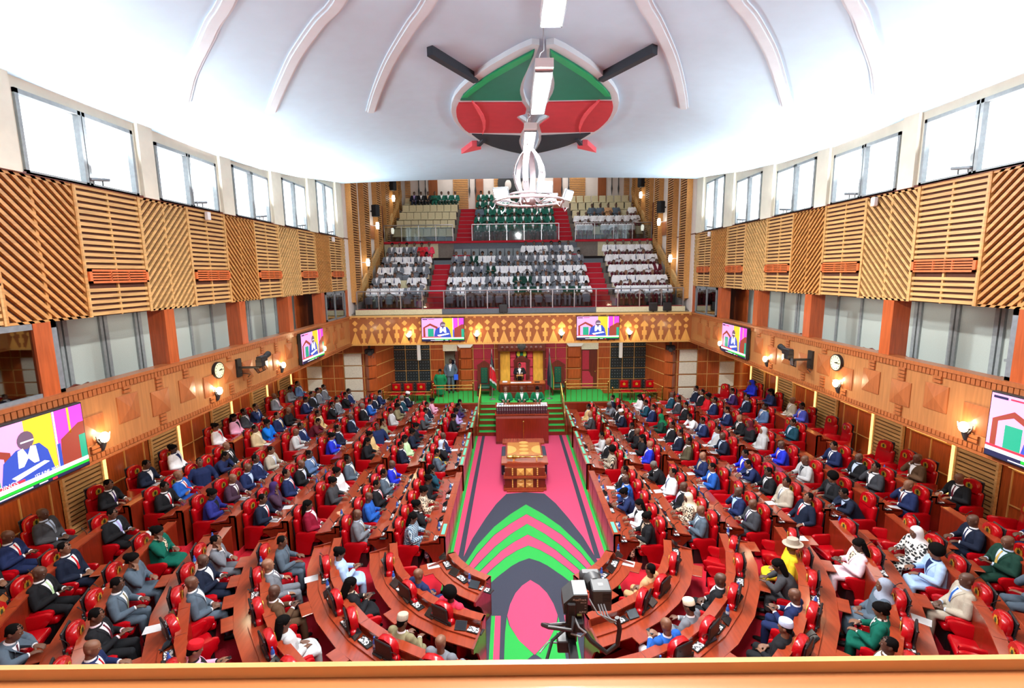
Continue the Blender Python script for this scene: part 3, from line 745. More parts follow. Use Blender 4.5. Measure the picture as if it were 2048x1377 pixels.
MB().rbox(-1.26, 1.26, -.35, .35, 2.22, 2.72, .08, 2).build('carved_cornice', M['dkwood'], cp)
mb = MB()
for i in range(9):
    if i != 4: mb.sph((-1.0+.25*i, -.36, 2.42), (.09, .04, .12), 8, 6)
mb.build('carving', M['dkwood'], cp, True)
mb = MB(); mb.sph((0, -.38, 2.48), (.17, .05, .2), 10, 8); mb.sph((-.16, -.37, 2.52), (.07, .04, .14), 8, 6); mb.sph((.16, -.37, 2.52), (.07, .04, .14), 8, 6); mb.build('carved_crest', M['dgreyp'], cp, True)
for s in (-1, 1):
    MB().box(min(s*1.14, s*1.24), max(s*1.14, s*1.24), 0, .3, 0, 2.25).build('post', M['dkwood'], cp)
    MB().box(min(s*.62, s*1.14), max(s*.62, s*1.14), .2, .28, .3, 2.22).build('carved_panel', M['yellow'], cp)
    mb = MB()
    for j in range(4): mb.rbox(min(s*.29, s*.6), max(s*.29, s*.6), .18, .28, .3+.5*j, .78+.5*j, .03, 1)
    mb.build('tufted_panel', M['tuftp'], cp)
mb = MB()
for j in range(3): mb.rbox(-.27, .27, .18, .28, .3+.5*j, .78+.5*j, .03, 1)
mb.build('tufted_panel', M['tuftp'], cp)
mb = MB(); mb.box(-.28, .28, .15, .19, 1.83, 2.2, 0)
for s in (-1, 1): mb.sph((s*.16, .14, 2.02), (.1, .02, .14), 10, 6, 1)
mb.prism([(-.06, 1.9), (.06, 1.9), (.09, 2.05), (0, 2.15), (-.09, 2.05)], .11, .15, lambda u, v, d: (u, d, v), 2); mb.box(-.2, .2, .13, .15, 1.84, 1.88, 3)
mb.build('coat_of_arms', [M['black'], mat('emblem_yellow', (226, 226, 60)), M['fgreen'], M['paper']], cp)
def throne(x, y, z, lea, label, tall=1.75, wd=.36):
    t_ = thing('throne_chair', label, 'chair', (x, y, z))
    mb = MB(); mb.box(-wd, -wd+.09, -.05, .06, 0, tall-.25); mb.box(wd-.09, wd, -.05, .06, 0, tall-.25)
    mb.prism([(-wd-.03, tall-.25), (-wd*.55, tall-.12), (-.1, tall-.04), (0, tall), (.1, tall-.04), (wd*.55, tall-.12), (wd+.03, tall-.25), (wd, tall-.34), (-wd, tall-.34)], -.06, .06, lambda u, v, d: (u, d, v)); mb.box(-wd+.08, wd-.08, -.02, .05, .45, tall-.3)
    mb.build('carved_frame', M['dkwood'], t_)
    mb = MB(); mb.rbox(-wd*.5, wd*.5, -.08, 0, .55, tall-.36, .03, 1); q = mb.build('back_cushion', lea, t_)
    mb = MB(); tufts(mb, -wd*.45, wd*.45, -.08, .6, tall-.42, 2, 5, .015); mb.build('button', M['brass'], q)
    MB().rbox(-wd+.06, wd-.06, -.6, -.04, .38, .5, .03, 2).build('seat', lea, t_)
    mb = MB(); mb.box(-wd+.04, wd-.04, -.62, -.02, .28, .38); mb.build('seat_rail', M['dkwood'], t_)
    for sx in (-1, 1):
        MB().box(min(sx*(wd-.08), sx*wd), max(sx*(wd-.08), sx*wd), -.62, -.54, 0, .38).build('leg', M['dkwood'], t_)
        mb = MB(); mb.box(min(sx*(wd-.07), sx*wd), max(sx*(wd-.07), sx*wd), -.58, 0, .62, .68); mb.box(min(sx*(wd-.06), sx*(wd-.02)), max(sx*(wd-.06), sx*(wd-.02)), -.56, -.5, .38, .62); mb.build('armrest', M['dkwood'], t_)
    return t_
throne(-1.88, 24.75, 1.0, M['leatherg'], 'tall carved chair with green leather back, left of the speaker')
throne(1.98, 24.75, 1.0, M['leatherg'], 'tall carved chair with green leather back, right of the speaker')
throne(.1, 25.05, 1.0, M['tuftp'], 'arched carved throne directly behind the speaker', 1.95, .42)
# ---- flags
for s, x, lab in ((-1, -1.42, 'red, black and green flag on a pole left of the speaker'), (1, 1.45, 'dark flag with green and white edge on a pole right of the speaker')):
    f = thing('flag', lab, 'flag', (x, 23.5, 1.0))
    MB().lathe([(.16, 0), (.16, .02), (.03, .05), (.018, .1), (.018, 2.5), (.0, 2.6)], n=10).build('pole', M['steel'], f, True)
    mb = MB(); rings = []
    for i in range(15):
        z = 2.42-.12*i; wd = .05+.26*min(1, i/9); r = []
        for j in range(17):
            u = j/16; r.append((-s*.0+(u-.35)*wd*1.1, -.03-.05*math.sin(u*PI*4+i*.2)*min(1, i/4), z-u*.28))
        rings.append(r)
    n0 = len(mb.f); mb.loft(rings, cap=False, closed=False)
    for i in range(14):
        for j in range(16):
            u = (j+.5)/16; mb.m[n0+i*16+j] = (0 if i < 5 else 3 if i < 6 else 1 if i < 11 else 3 if i < 12 else 2) if s < 0 else (0 if u < .55 else 3 if u < .65 else 2 if u < .85 else 4)
    fb_ = mb.build('cloth', [M['fblack'], mat('flag_red_cloth', (214, 32, 48), r=.8), mat('flag_green_cloth', (0, 110, 60), r=.8), M['paper'], M['gold']], f, True)
# ---- brass railings and guest chairs
def railing(x0, x1, y, z, h, label, second=True, n=9):
    r = thing('brass_railing', label, 'railing', ((x0+x1)/2, y, z))
    L = (x1-x0)/2
    for q in ([h, h-.16] if second else [h]): MB().tube([(-L, 0, q), (L, 0, q)], .026, 8).build('rail', M['brass'], r, True)
    for i in range(n):
        x = -L+2*L*i/(n-1)
        if i in (0, n-1): mb = MB(); mb.tube([(x, 0, 0), (x, 0, h+.05)], .032, 8); mb.sph((x, 0, h+.09), .05, 8, 6); mb.build('post', M['brass'], r, True)
        else: MB().tube([(x, 0, 0), (x, 0, h-.16)], .012, 6).build('baluster', M['brass'], r, True)
    return r
railing(-4.3, -2.35, 23.0, 1.0, .86, 'brass railing on the green stage, left of the speaker')
railing(2.2, 4.3, 23.0, 1.0, .86, 'brass railing on the green stage, right of the speaker')
railing(-6.75, -4.4, 22.95, .75, .82, 'long brass railing before the guest chairs, left of the stage', True, 6)
railing(4.5, 6.95, 22.95, .75, .82, 'long brass railing before the guest chairs, right of the stage', True, 6)
def guest_chair():
    c = thing('guest_chair', '', 'chair')
    MB().rbox(-.24, .24, -.2, .26, .38, .48, .03, 2).build('seat', M['leather'], c)
    MB().rbox(-.2, .2, -.27, -.2, .56, .92, .025, 2).build('back_cushion', M['leather'], c)
    mb = MB(); mb.prism([(-.26, .5), (-.26, .9), (-.29, .98), (-.15, .95), (0, 1.0), (.15, .95), (.29, .98), (.26, .9), (.26, .5)], -.29, -.25, lambda u, v, d: (u, d, v)); mb.build('carved_back', M['dkwood'], c)
    for sx in (-1, 1):
        MB().box(min(sx*.2, sx*.25), max(sx*.2, sx*.25), .2, .25, 0, .4).build('leg', M['dkwood'], c)
        MB().box(min(sx*.2, sx*.25), max(sx*.2, sx*.25), -.28, -.23, 0, .55).build('leg', M['dkwood'], c)
    mb = MB(); mb.prism([(-.06, .68), (.06, .68), (.07, .78), (0, .83), (-.07, .78)], -.2, -.192, lambda u, v, d: (u, d, v)); mb.build('emblem', M['gold'], c)
    return c
G0 = guest_chair()
gl = [(-6.45, 24.1, .75, PI, 'left of the stage, farthest left'), (-5.82, 24.1, .75, PI, 'left of the stage, second from left'), (-5.15, 24.1, .75, PI, 'left of the stage, third from left'), (-4.45, 24.5, .75, PI, 'beside the guard in green'),
      (5.4, 24.2, .75, PI, 'right of the stage, nearest the door'), (6.05, 24.2, .75, PI, 'right of the stage, middle one'), (6.75, 24.2, .75, PI, 'right of the stage, farthest right')]
for s, ys_ in ((-1, (8.35, 8.95, 11.4, 14.3, 17.3)), (1, (7.9, 8.45, 11.0, 11.5, 12.0, 14.5, 15.0))):
    for i, y in enumerate(ys_): gl.append((s*8.45, y, 4.3, PI/2 if s < 0 else -PI/2, '%s balcony corridor, %s from the camera' % ('left' if s < 0 else 'right', ORD[i])))
for i, (x, y, z, r_, lb) in enumerate(gl):
    lb = 'red leather guest chair, '+lb
    if i == 0: G0.location = (x, y, z); G0.rotation_euler = (0, 0, r_); G0['label'] = lb; G0['group'] = 'red guest chairs'
    else: dup(G0, (x, y, z), (r_+(PI if z > 4 else 0)) if z > 4 else r_, lb, 'red guest chairs')
oc = thing('office_chair', 'blue office chair with black arms behind the left balcony booth', 'chair', (-8.6, 7.85, 4.45), .6)
MB().rbox(-.25, .25, -.22, .25, .42, .52, .04, 2).build('seat', mat('blue_seat_fabric', (30, 44, 96), r=.9), oc); MB().rbox(-.22, .22, -.3, -.22, .6, 1.1, .03, 2).build('backrest', M['black'], oc)
for sx in (-1, 1): MB().tube([(sx*.27, -.15, .5), (sx*.3, -.1, .72), (sx*.3, .12, .74), (sx*.26, .16, .5)], .02, 6).build('armrest', M['black'], oc, True)
MB().lathe([(.3, 0), (.28, .06), (.03, .1), (.03, .42)], n=10).build('base', M['black'], oc)

# ================================================================== PUBLIC GALLERY
GX = 7.7
for s, sn in SIDES:
    mb = MB(); mb.box(min(s*W, s*(W+.3)), max(s*W, s*(W+.3)), 22.2, 34.6, 4.3, 14.5); gwl = struct(mb.build('wall_'+sn, M['wallw']))
    mb = MB()
    for y in (22.7, 24.6, 27.0, 28.9, 30.6, 32.2):
        mb.box(min(s*(W-.2), s*W), max(s*(W-.2), s*W), y, y+.8, 6.0, 14)
        zz = 6.0
    fr_ = mb.build('column_backing', M['gap'], gwl)
    mb = MB()
    for y in (22.7, 24.6, 27.0, 28.9, 30.6, 32.2):
        zz = 6.05
        while zz < 14: mb.box(min(s*(W-.25), s*(W-.2)), max(s*(W-.25), s*(W-.2)), y-.02, y+.82, zz, zz+.06); mb.box(min(s*(W-.25), s*W), max(s*(W-.25), s*W), y-.03, y, zz, zz+.06); zz += .115
        mb.box(min(s*(W-.26), s*(W)), max(s*(W-.26), s*(W)), y-.05, y-.02, 6, 14); mb.box(min(s*(W-.26), s*(W)), max(s*(W-.26), s*(W)), y+.8, y+.83, 6, 14)
    mb.build('column_slats', M['slatd'], gwl)
    mb = MB()
    for y in (25.5, 29.8): mb.box(min(s*(W-.06), s*W), max(s*(W-.06), s*W), y, y+1.4, 9.2, 9.9)
    mb.build('wood_band', M['fground'], gwl)
    mb = MB(); mb.box(min(s*(W-.1), s*W), max(s*(W-.1), s*W), 27.9, 28.7, 9.2, 11.2); struct(mb.build('door_%d' % (3 if s < 0 else 4), M['dkwood'], None))
    # sloping handrail boards beside the seating
    mb = MB()
    for a, b in (((22.75, 5.9), (28.0, 8.9)), ((28.6, 9.3), (33.3, 12.4))): mb.prism([(a[0], a[1]-.0), (b[0], b[1]), (b[0], b[1]+.45), (a[0], a[1]+.45)], min(s*(GX-.02), s*(GX+.08)), max(s*(GX-.02), s*(GX+.08)), lambda u, v, d: (d, u, v))
    mb.build('side_board', M['slat'], gwl)
mb = MB(); mb.box(-W, W, 33.5, 33.7, 9, 14.5); gb = struct(mb.build('wall_back', M['wallw']))
mb, m2 = MB(), MB()
for x, wd, k in ((-7.3, .35, 0), (-5.6, .6, 1), (-3.75, 1.0, 0), (-2.5, .55, 1), (-1.0, 1.0, 0), (2.75, .55, 1), (4.1, 1.05, 0), (5.75, .55, 1), (7.4, .35, 0)):
    if k: m2.box(x-wd/2, x+wd/2, 33.44, 33.5, 9.2, 14)
    else:
        zz = 11.5
        while zz < 14: mb.box(x-wd/2, x+wd/2, 33.42, 33.5, zz, zz+.08); zz += .115
mb.build('slat_panel', M['slatd'], gb); m2.build('wood_panel', M['fground'], gb)
for i, x in enumerate((-6.55, -6.1, -3.15, -2.75, 3.05, 3.5, 6.4, 6.85)):
    sp = thing('wall_spear', 'dark pointed spear hung on the gallery back wall, %s from left' % ORD[i], 'spear', (x, 33.4, 12.3), 0, 'spears on the gallery back wall')
    MB().lathe([(0, 0), (.06, .5), (.03, .75), (.03, 1.7)], n=8).build('shaft', M['dgreyp'], sp, True)
ce = thing('wall_emblem', 'round shield emblem on the gallery back wall behind the chandelier', 'emblem', (0, 33.4, 13.2))
mb = MB(); mb.lathe([(1.25, 0), (1.25, .06)], n=32); o = mb.build('disc', M['dgreyp'], ce); o.rotation_euler = (PI/2, 0, 0)
for x in (-.55, .55): mb = MB(); mb.sph((x, -.12, -.1), (.22, .06, .34), 10, 8); mb.sph((x*.9, -.12, .45), (.12, .06, .12), 8, 6); mb.build('relief_figure', M['wallw'], ce, True)
# lower and upper tiers
GT1 = [(23.15, 5.62), (24.05, 6.12), (24.95, 6.66), (25.85, 7.22), (26.75, 7.78)]
GT2 = [(28.75, 9.1), (29.65, 9.68), (30.55, 10.26), (31.45, 10.84), (32.35, 11.42)]
mb = MB(); mb.box(-W, W, 22.5, 28.2, 4.9, 5.45)
for y, z in GT1: mb.box(-GX, GX, y-.05, 28.3, z-.6, z)
mb.box(-GX, GX, 28.25, 33.5, 8.2, 9.1)
for y, z in GT2[1:]: mb.box(-GX, GX, y-.05, 33.5, z-.62, z)
gf = struct(mb.build('floor', mat('grey_gallery_floor', (120, 112, 104), r=.9)))
mb = MB(); mb.box(-GX, -3.65, 22.42, 22.5, 5.42, 5.66); mb.box(3.55, GX, 22.42, 22.5, 5.42, 5.66); mb.box(-GX, -4.6, 28.2, 28.24, 8.2, 9.0); mb.box(4.6, GX, 28.2, 28.24, 8.2, 9.0); mb.build('fascia', mat('cream_fascia', (206, 198, 164), r=.6), gf)
mb = MB(); mb.box(-3.65, 3.55, 22.41, 22.5, 5.42, 5.66); mb.box(-3.7, 3.4, 28.2, 28.24, 8.2, 9.0); mb.build('fascia', mat('grey_fascia', (84, 90, 100), r=.6), gf)
mb = MB(); mb.box(-GX, GX, 22.44, 23.1, 5.64, 5.66); mb.box(-GX, -2.6, 28.1, 28.26, 9.02, 9.14); mb.box(-2.6, 2.4, 28.1, 28.26, 9.02, 9.14); mb.box(3.3, GX, 28.1, 28.26, 9.02, 9.14); mb.build('red_carpet_edge', M['stair'], gf)
sn_ = 0
for xa, xb, T, top in ((-4.6, -3.75, GT1, 28.2), (3.55, 4.5, GT1, 28.2), (-3.65, -2.7, [(27.3, 8.3)]+GT2, 33.3), (2.35, 3.25, [(27.3, 8.3)]+GT2, 33.3)):
    mb, nb = MB(), MB()
    for i, (y, z) in enumerate(T):
        zp = T[i-1][1] if i else z-.5
        for h in (0, 1):
            zz = zp+(z-zp)*(h+1)/2; yy = y-.52+.42*h
            mb.box(xa, xb, yy, yy+1.2 if i < len(T)-1 or h == 0 else top, zz-.5, zz+.01); nb.box(xa+.04, xb-.04, yy-.01, yy+.03, zz+.01, zz+.025)
    q = struct(mb.build('stairs', M['stair'])); nb.build('nosing', M['silver'], q)
def glass_rail(x0, x1, y, z, h, n, label):
    r = thing('glass_railing', label, 'railing', ((x0+x1)/2, y, z), 0, 'steel and glass gallery railings'); L = (x1-x0)/2
    MB().tube([(-L, 0, h), (L, 0, h)], .03, 8).build('rail', M['steel'], r, True)
    for i in range(n+1):
        x = -L+2*L*i/n; MB().box(x-.02, x+.02, -.02, .02, 0, h).build('post', M['steel'], r)
        if i < n: MB().box(x+.05, x+2*L/n-.05, -.006, .006, .06, h-.12).build('glass_panel', M['glassr'], r)
glass_rail(-GX+.05, GX-.05, 22.6, 5.66, .84, 15, 'long glass and steel railing along the front of the lower gallery')
glass_rail(-GX+.05, -3.72, 28.15, 9.1, .95, 4, 'glass and steel railing of the upper gallery, left block')
glass_rail(-2.62, 2.35, 28.15, 9.1, .95, 5, 'glass and steel railing of the upper gallery, middle block')
glass_rail(3.3, GX-.05, 28.15, 9.1, .95, 4, 'glass and steel railing of the upper gallery, right block')
for i, (x, lab) in enumerate(((-.78, 'left'), (6.2, 'middle'), (6.85, 'right'))):
    k = thing('monitor_chair', 'black chair back above the frieze, %s of three' % lab, 'chair', (x, 22.35, 4.9), 0, 'black chairs above the frieze')
    MB().rbox(-.2, .2, 0, .05, .55, .95, .03, 2).build('backrest', M['black'], k); MB().box(-.03, .03, .0, .04, 0, .6).build('stem', M['black'], k)
for s, sn in SIDES:
    for i, (y, z) in enumerate(((25.9, 10.6), (30.0, 12.6))):
        k = thing('loudspeaker', 'black loudspeaker on the %s gallery wall, %s' % (sn, 'lower' if i == 0 else 'upper'), 'loudspeaker', (s*(W-.45), y, z), s*.5, 'gallery loudspeakers')
        MB().rbox(-.16, .16, -.16, .16, -.3, .3, .03, 1).build('cabinet', M['speaker'], k); MB().box(min(0, s*.35), max(0, s*.35), -.03, .03, -.03, .03).build('bracket', M['black'], k)
    for i, (y, z) in enumerate(((24.4, 7.9), (26.5, 9.9), (30.4, 11.9))):
        k = thing('wall_lamp', 'small lit wall lamp on the %s gallery wall, %s from the camera' % (sn, ORD[i]), 'lamp', (s*(W-.35), y, z), 0, 'gallery wall lamps')
        MB().lathe([(.07, -.18), (.1, 0), (.07, .18)], n=10).build('bulb', glow('lit_wall_lamp', (255, 250, 235), 8), k, True); MB().box(min(0, s*.3), max(0, s*.3), -.02, .02, -.02, .02).build('bracket', M['whitem'], k)
# ================================================================== FITTINGS
# local frame of a wall fitting: x along the wall (viewer's right), y out of the wall towards the room is -y, z up
def wallrot(s): return -s*PI/2 if s else 0
E_ = lambda n, c, k=.85: glow('screen_'+n, c, k)
def tv(x, y, z, rz, w_, label, text):
    t = thing('television', label, 'television', (x, y, z), rz, 'wall televisions')
    h = w_*.545
    MB().rbox(-w_/2-.025, w_/2+.025, -.02, .10, -h/2-.025, h/2+.025, .012, 1).build('case', M['black'], t)
    MB().box(-.3, .3, .10, .135, -.2, .2).build('bracket', M['black'], t)
    mb = MB(); mats = []
    def q(poly, m_, d):
        if m_ not in mats: mats.append(m_)
        mb.prism([(-w_/2+u*w_, -h/2+v*h) for u, v in poly], 0, .0006, lambda u, v, dd: (u, -.0205-d*.0008-dd, v), mats.index(m_))
    R = lambda a, b, c, d: [(a, c), (b, c), (b, d), (a, d)]
    pk, pk2, ye, bl, wh, gr, rd, nv, br, dk, tl = [E_(*a) for a in (('pink', (240, 150, 220)), ('magenta', (200, 60, 190)), ('yellow', (226, 178, 40)), ('blue', (40, 66, 160)), ('white', (248, 248, 255)), ('green', (20, 170, 40)), ('red', (220, 40, 60)), ('navy', (18, 22, 60)), ('brown', (130, 50, 36)), ('skin', (92, 72, 92)), ('teal', (20, 140, 110)))]
    q(R(0, 1, 0, 1), pk, 0); q(R(.50, .73, .12, 1), ye, 1); q(R(.73, 1, .12, 1), pk2, 1); q(R(.735, .75, .12, 1), wh, 2)
    q(R(.86, .88, .6, 1), ye, 2)
    q([(.03, .15), (.03, .6), (.2, .78), (.38, .62), (.38, .15)], br, 1); q([(.08, .15), (.08, .58), (.2, .68), (.33, .56), (.33, .15)], pk, 2); q(R(.14, .28, .15, .55), tl, 3)
    q([(.76, .14), (.78, .55), (.95, .72), (1, .72), (1, .14)], br, 2); q(R(.94, 1, .14, .52), tl, 3); q(R(.74, .77, .14, .5), bl, 3)
    q([(.28, .14), (.32, .5), (.42, .62), (.60, .62), (.66, .48), (.70, .14)], bl, 4)
    q([(.5+.065*math.cos(a*PI/8), .72+.13*math.sin(a*PI/8)) for a in range(16)], dk, 5)
    q([(.43, .6), (.47, .62), (.50, .5), (.53, .62), (.57, .6), (.58, .36), (.54, .36), (.50, .46), (.46, .36), (.42, .36)], wh, 6)
    q([(.36, .26), (.62, .34), (.66, .3), (.40, .2)], wh, 7); q([(.46, .69), (.56, .69), (.56, .71), (.46, .71)], wh, 6)
    q(R(0, 1, 0, .14), nv, 8); q(R(0, 1, .09, .15), wh, 9); q(R(.30 if not text else 0, 1, .045, .09), gr, 9); q(R(0, .45, .15, .19), rd, 9); q(R(.2, .5, .02, .035), wh, 9); q(R(.55, .62, .02, .035), wh, 9); q(R(.66, .7, .0, .03), rd, 9)
    q(R(.02, .14, .93, .97), nv, 9); q(R(.16, .3, .94, .965), rd, 9)
    mb.build('screen', mats, t)
    if text:
        for s_, px, pz, sz, m_ in (('PROCEEDINGS', -.42, -.352, .055, wh), ('CHAIR', -.42, -.455, .05, wh), ('(ON)', -.42, -.495, .045, wh), ('1ST JUNE, 2023', .02, -.352, .035, wh)):
            text_part(s_, sz*h*1.6, m_, t, (px*w_, -.0305, pz*h))
    return t
tv(-W+.14, 6.98, 4.64, PI/2, 1.98, 'large television on the left balcony front, nearest the camera', True)
tv(W-.14, 6.93, 4.66, -PI/2, 1.98, 'television cut by the right edge, on the right balcony front', False)
tv(-W+.14, 17.6, 4.72, PI/2, 1.95, 'television on the left balcony front, near the far frieze', False)
tv(W-.14, 17.5, 4.74, -PI/2, 1.95, 'television on the right balcony front, near the far frieze', False)
tv(-3.57, 21.96, 4.75, 0, 1.93, 'left television on the patterned frieze', False)
tv(3.56, 21.96, 4.74, 0, 1.93, 'right television on the patterned frieze', False)
def clock(s):
    t = thing('wall_clock', 'round pale green wall clock on the %s balcony front' % ('left' if s < 0 else 'right'), 'clock', (s*(W-.02), 12.02, 4.93), -s*PI/2)
    def disc(name, r, y0, y1, m_):
        mb = MB(); mb.loft([[(r*math.cos(2*PI*j/28), y, r*math.sin(2*PI*j/28)) for j in range(28)] for y in (y0, y1)]); return mb.build(name, m_, t)
    disc('case', .215, -.05, .02, M['black']); disc('face', .19, -.056, -.05, M['clockf'])
    mb = MB()
    for i in range(12):
        a = i*PI/6; c = V((math.sin(a)*.155, -.058, math.cos(a)*.155)); mb.box(c.x-.008, c.x+.008, -.060, -.056, c.z-.016, c.z+.016)
    mb.build('numeral', M['black'], t)
    for a, L, wd in ((rad(94), .15, .007), (rad(76), .10, .010)):
        d = V((math.sin(a), 0, math.cos(a))); n = V((d.z, 0, -d.x))*wd
        MB().prism([((n*k+d*e).x, (n*k+d*e).z) for k, e in ((1, -.02), (1, L), (-1, L), (-1, -.02))], -.064, -.060, lambda u, v, dd: (u, dd, v)).build('hand', M['black'], t)
clock(-1); clock(1)
def sconce(x, y, z, rz, label, grp):
    t = thing('wall_sconce', label, 'lamp', (x, y, z), rz, grp)
    mb = MB(); n = 12; rings = []
    for r, zz in ((.03, -.17), (.055, -.1), (.085, 0), (.11, .08)):
        rings.append([(r*math.cos(PI+PI*j/n), r*1.1*math.sin(PI+PI*j/n), zz) for j in range(n+1)])
    mb.loft(rings, cap=False, closed=False); mb.box(-.03, .03, -.02, .02, -.17, .05); mb.build('holder', M['dgreyp'], t)
    for k in (-1, 1): MB().tube([(k*.06, -.04, -.02), (k*.13, -.05, .06), (k*.15, -.05, .14)], .012, 6).build('horn', M['silver'], t, True)
    MB().sph((0, -.07, .08), (.09, .07, .10), 12, 8).build('lamp', M['warm'], t, True)
    l = bpy.data.lights.new('sconce_light', 'POINT'); l.energy = 13; l.color = (1, .8, .52); l.shadow_soft_size = .08
    o = bpy.data.objects.new('sconce_light', l); COL.objects.link(o); o.parent = t; o.location = (0, -.22, .16)
for s, sn in SIDES:
    for i, y in enumerate((4.95, 8.42, 11.9, 15.35, 18.8)):
        sconce(s*(W-.02), y, 4.34, -s*PI/2, 'torch-shaped lit sconce on the %s balcony front, %s from the camera' % (sn, ORD[i]), 'sconces on the balcony fronts')
for i, x in enumerate((-5.18, -2.03, 1.9, 5.05)): sconce(x, 22.1, 4.42, 0, 'torch-shaped lit sconce on the patterned frieze, %s from left' % ORD[i], 'sconces on the frieze')
for s, sn in SIDES:
    for i, y in enumerate((3.4, 6.3, 9.15, 12.05, 14.95, 17.75, 20.5)):
        t = thing('uplighter', 'white linear uplighter on a bracket above the %s balcony, %s from the camera' % (sn, ORD[i]), 'lamp', (s*(W-.0), y, 8.93), 0, 'uplighters on the balcony tops')
        mb = MB(); mb.rbox(-.075, .075, -.2, .2, -.03, .03, .015, 1, T=lambda a, b, c: (a, b, .15+c+.22*b*b+b*.14)); mb.build('housing', M['silver'], t)
        mb = MB(); mb.box(-.06, .06, -.18, .18, .032, .036, T=lambda a, b, c: (a, b, .15+c+.22*b*b+b*.14)); mb.build('lens', M['upl'], t)
        for k in (-.1, .1): MB().tube([(0, k, .03), (0, k, .14+k*.14)], .012, 6).build('bracket', M['dgreyp'], t)
        l = bpy.data.lights.new('uplight', 'AREA'); l.shape = 'RECTANGLE'; l.size = .2; l.size_y = .5; l.energy = UP_W; l.color = (.97, .98, 1); l.spread = rad(150)
        o = bpy.data.objects.new('uplight', l); COL.objects.link(o); o.parent = t; o.location = (-s*.12, 0, .28)
        o.rotation_euler = V((-s*.55, 0, 1)).to_track_quat('-Z', 'Y').to_euler()
# wall mounted robotic cameras
def robot(s, y, label):
    t = thing('robot_camera', label, 'camera', (s*(W-.02), y, 4.86), -s*PI/2)
    MB().box(-.10, .10, -.04, .02, -.3, .2).build('wall_plate', M['black'], t)
    MB().box(-.04, .04, -.6, 0, -.07, -.02).build('arm', M['black'], t)
    mb = MB(); mb.rbox(-.09, .09, -.72, -.52, -.02, .18, .02, 1); mb.build('head', M['black'], t)
    k = 1 if s < 0 else -1
    mb = MB(); mb.rbox(k*.06-.16, k*.06+.18, -.71, -.55, .10, .26, .02, 1); mb.tube([(k*.2, -.63, .2), (k*.44, -.63, .26)], [.07, .085], 12); mb.build('camera_body', M['black'], t)
    mb = MB()
    for a in (0, .06, -.05): mb.tube([(a, -.45, -.05), (a+.1, -.5, -.22), (a+.16, -.62, -.16), (a+.08, -.6, .02)], .012, 6)
    mb.tube([(0, -.02, -.2), (.14, -.1, -.24), (.2, -.2, -.28), (.22, -.12, -.36)], .012, 6); mb.build('cable', M['black'], t, True)
robot(-1, 12.95, 'black robotic camera on an arm on the left balcony front'); robot(1, 13.1, 'black robotic camera on an arm on the right balcony front')
for s, x, y, z in ((-1, -7.3, 22.9, 3.6), (1, 7.25, 22.9, 3.6)):
    t = thing('stage_camera', 'black camera hanging at the %s corner below the frieze' % ('left' if s < 0 else 'right'), 'camera', (x, y, z))
    MB().rbox(-.2, .2, -.15, .15, -.1, .14, .03, 1).build('body', M['black'], t); MB().tube([(0, -.12, 0), (-s*.1, -.32, -.05)], [.08, .1], 12).build('lens', M['dgreyp'], t, True)
    MB().box(-.05, .05, -.04, .04, .1, .46).build('mount', M['black'], t); MB().tube([(.1, 0, -.1), (.2, 0, -.3), (.05, 0, -.32), (.1, 0, -.1)], .015, 6).build('cable', M['black'], t, True)
for s, y in ((-1, 12.2), (1, 11.2), (-1, 20.6), (1, 20.4)):
    mb = MB(); mb.rbox(min(s*(W-.12), s*(W-.02)), max(s*(W-.12), s*(W-.02)), y-.06, y+.06, 8.68, 8.88, .015, 1)
    tag(mb.build('sensor_box', M['whitem']), 'small white sensor box at the top of the %s slatted balcony, %s' % ('left' if s < 0 else 'right', 'near the camera' if y < 15 else 'at the far end'), 'sensor')

# ---- hanging fixtures and chandelier
for i, (y0, y1) in enumerate(((1.2, 3.4), (4.9, 7.1), (8.55, 10.75), (11.95, 14.05))):
    x = .23-(.10 if i == 3 else 0)
    t = thing('hanging_light', 'long rectangular lit fixture hanging under the emblem, %s from the camera' % ORD[i], 'lamp', (x, (y0+y1)/2, 10.62), 0, 'hanging linear fixtures'); L = (y1-y0)/2
    MB().box(-.15, .15, -L-.12, L, 0, .14).build('housing', M['whitem'], t)
    MB().box(-.125, .125, -L+.05, L-.03, -.014, -.002).build('diffuser', M['lampw'], t)
    mb = MB()
    for a in (-.15, .15): mb.box(min(a, a*.9), max(a, a*.9), -L, L, -.03, .0)
    for a in (-L+.02, L-.04): mb.box(-.15, .15, a, a+.03, -.03, 0)
    mb.build('frame', M['silver'], t)
    for k in (-L+.1, L-.3): MB().tube([(-.1, k, .14), (-.06, k, .3), (0, k, .34), (0, k, .72)], .012, 6).build('hook', M['steel'], t, True)
ch = thing('chandelier', 'crown-shaped pearl metal chandelier with bands, ring and floodlights', 'chandelier', (.12, 12.7, 9.1))
BANDS = [(.02, 1.34), (.10, 1.28), (.26, 1.1), (.38, .86), (.415, .66), (.37, .42), (.27, .2), (.24, .06), (.34, -.06)]
for j in range(6):
    a = 2*PI*j/6+.25; d = V((math.cos(a), math.sin(a), 0)); n = V((-d.y, d.x, 0)); mb = MB()
    rr = [[d*r+n*.075*k+V((0, 0, z)) for k in (-1, 1)]+[d*(r-.015)+n*.075*k+V((0, 0, z)) for k in (1, -1)] for r, z in BANDS]
    mb.loft(rr); b = mb.build('band', M['whitep'], ch, True, 60)
    mb = MB()
    for r, z in BANDS[3:8]:
        for k in (-.03, .03): mb.sph(d*(r+.004)+n*k+V((0, 0, z)), .009, 6, 4)
    mb.build('rivet', M['dgreyp'], b)
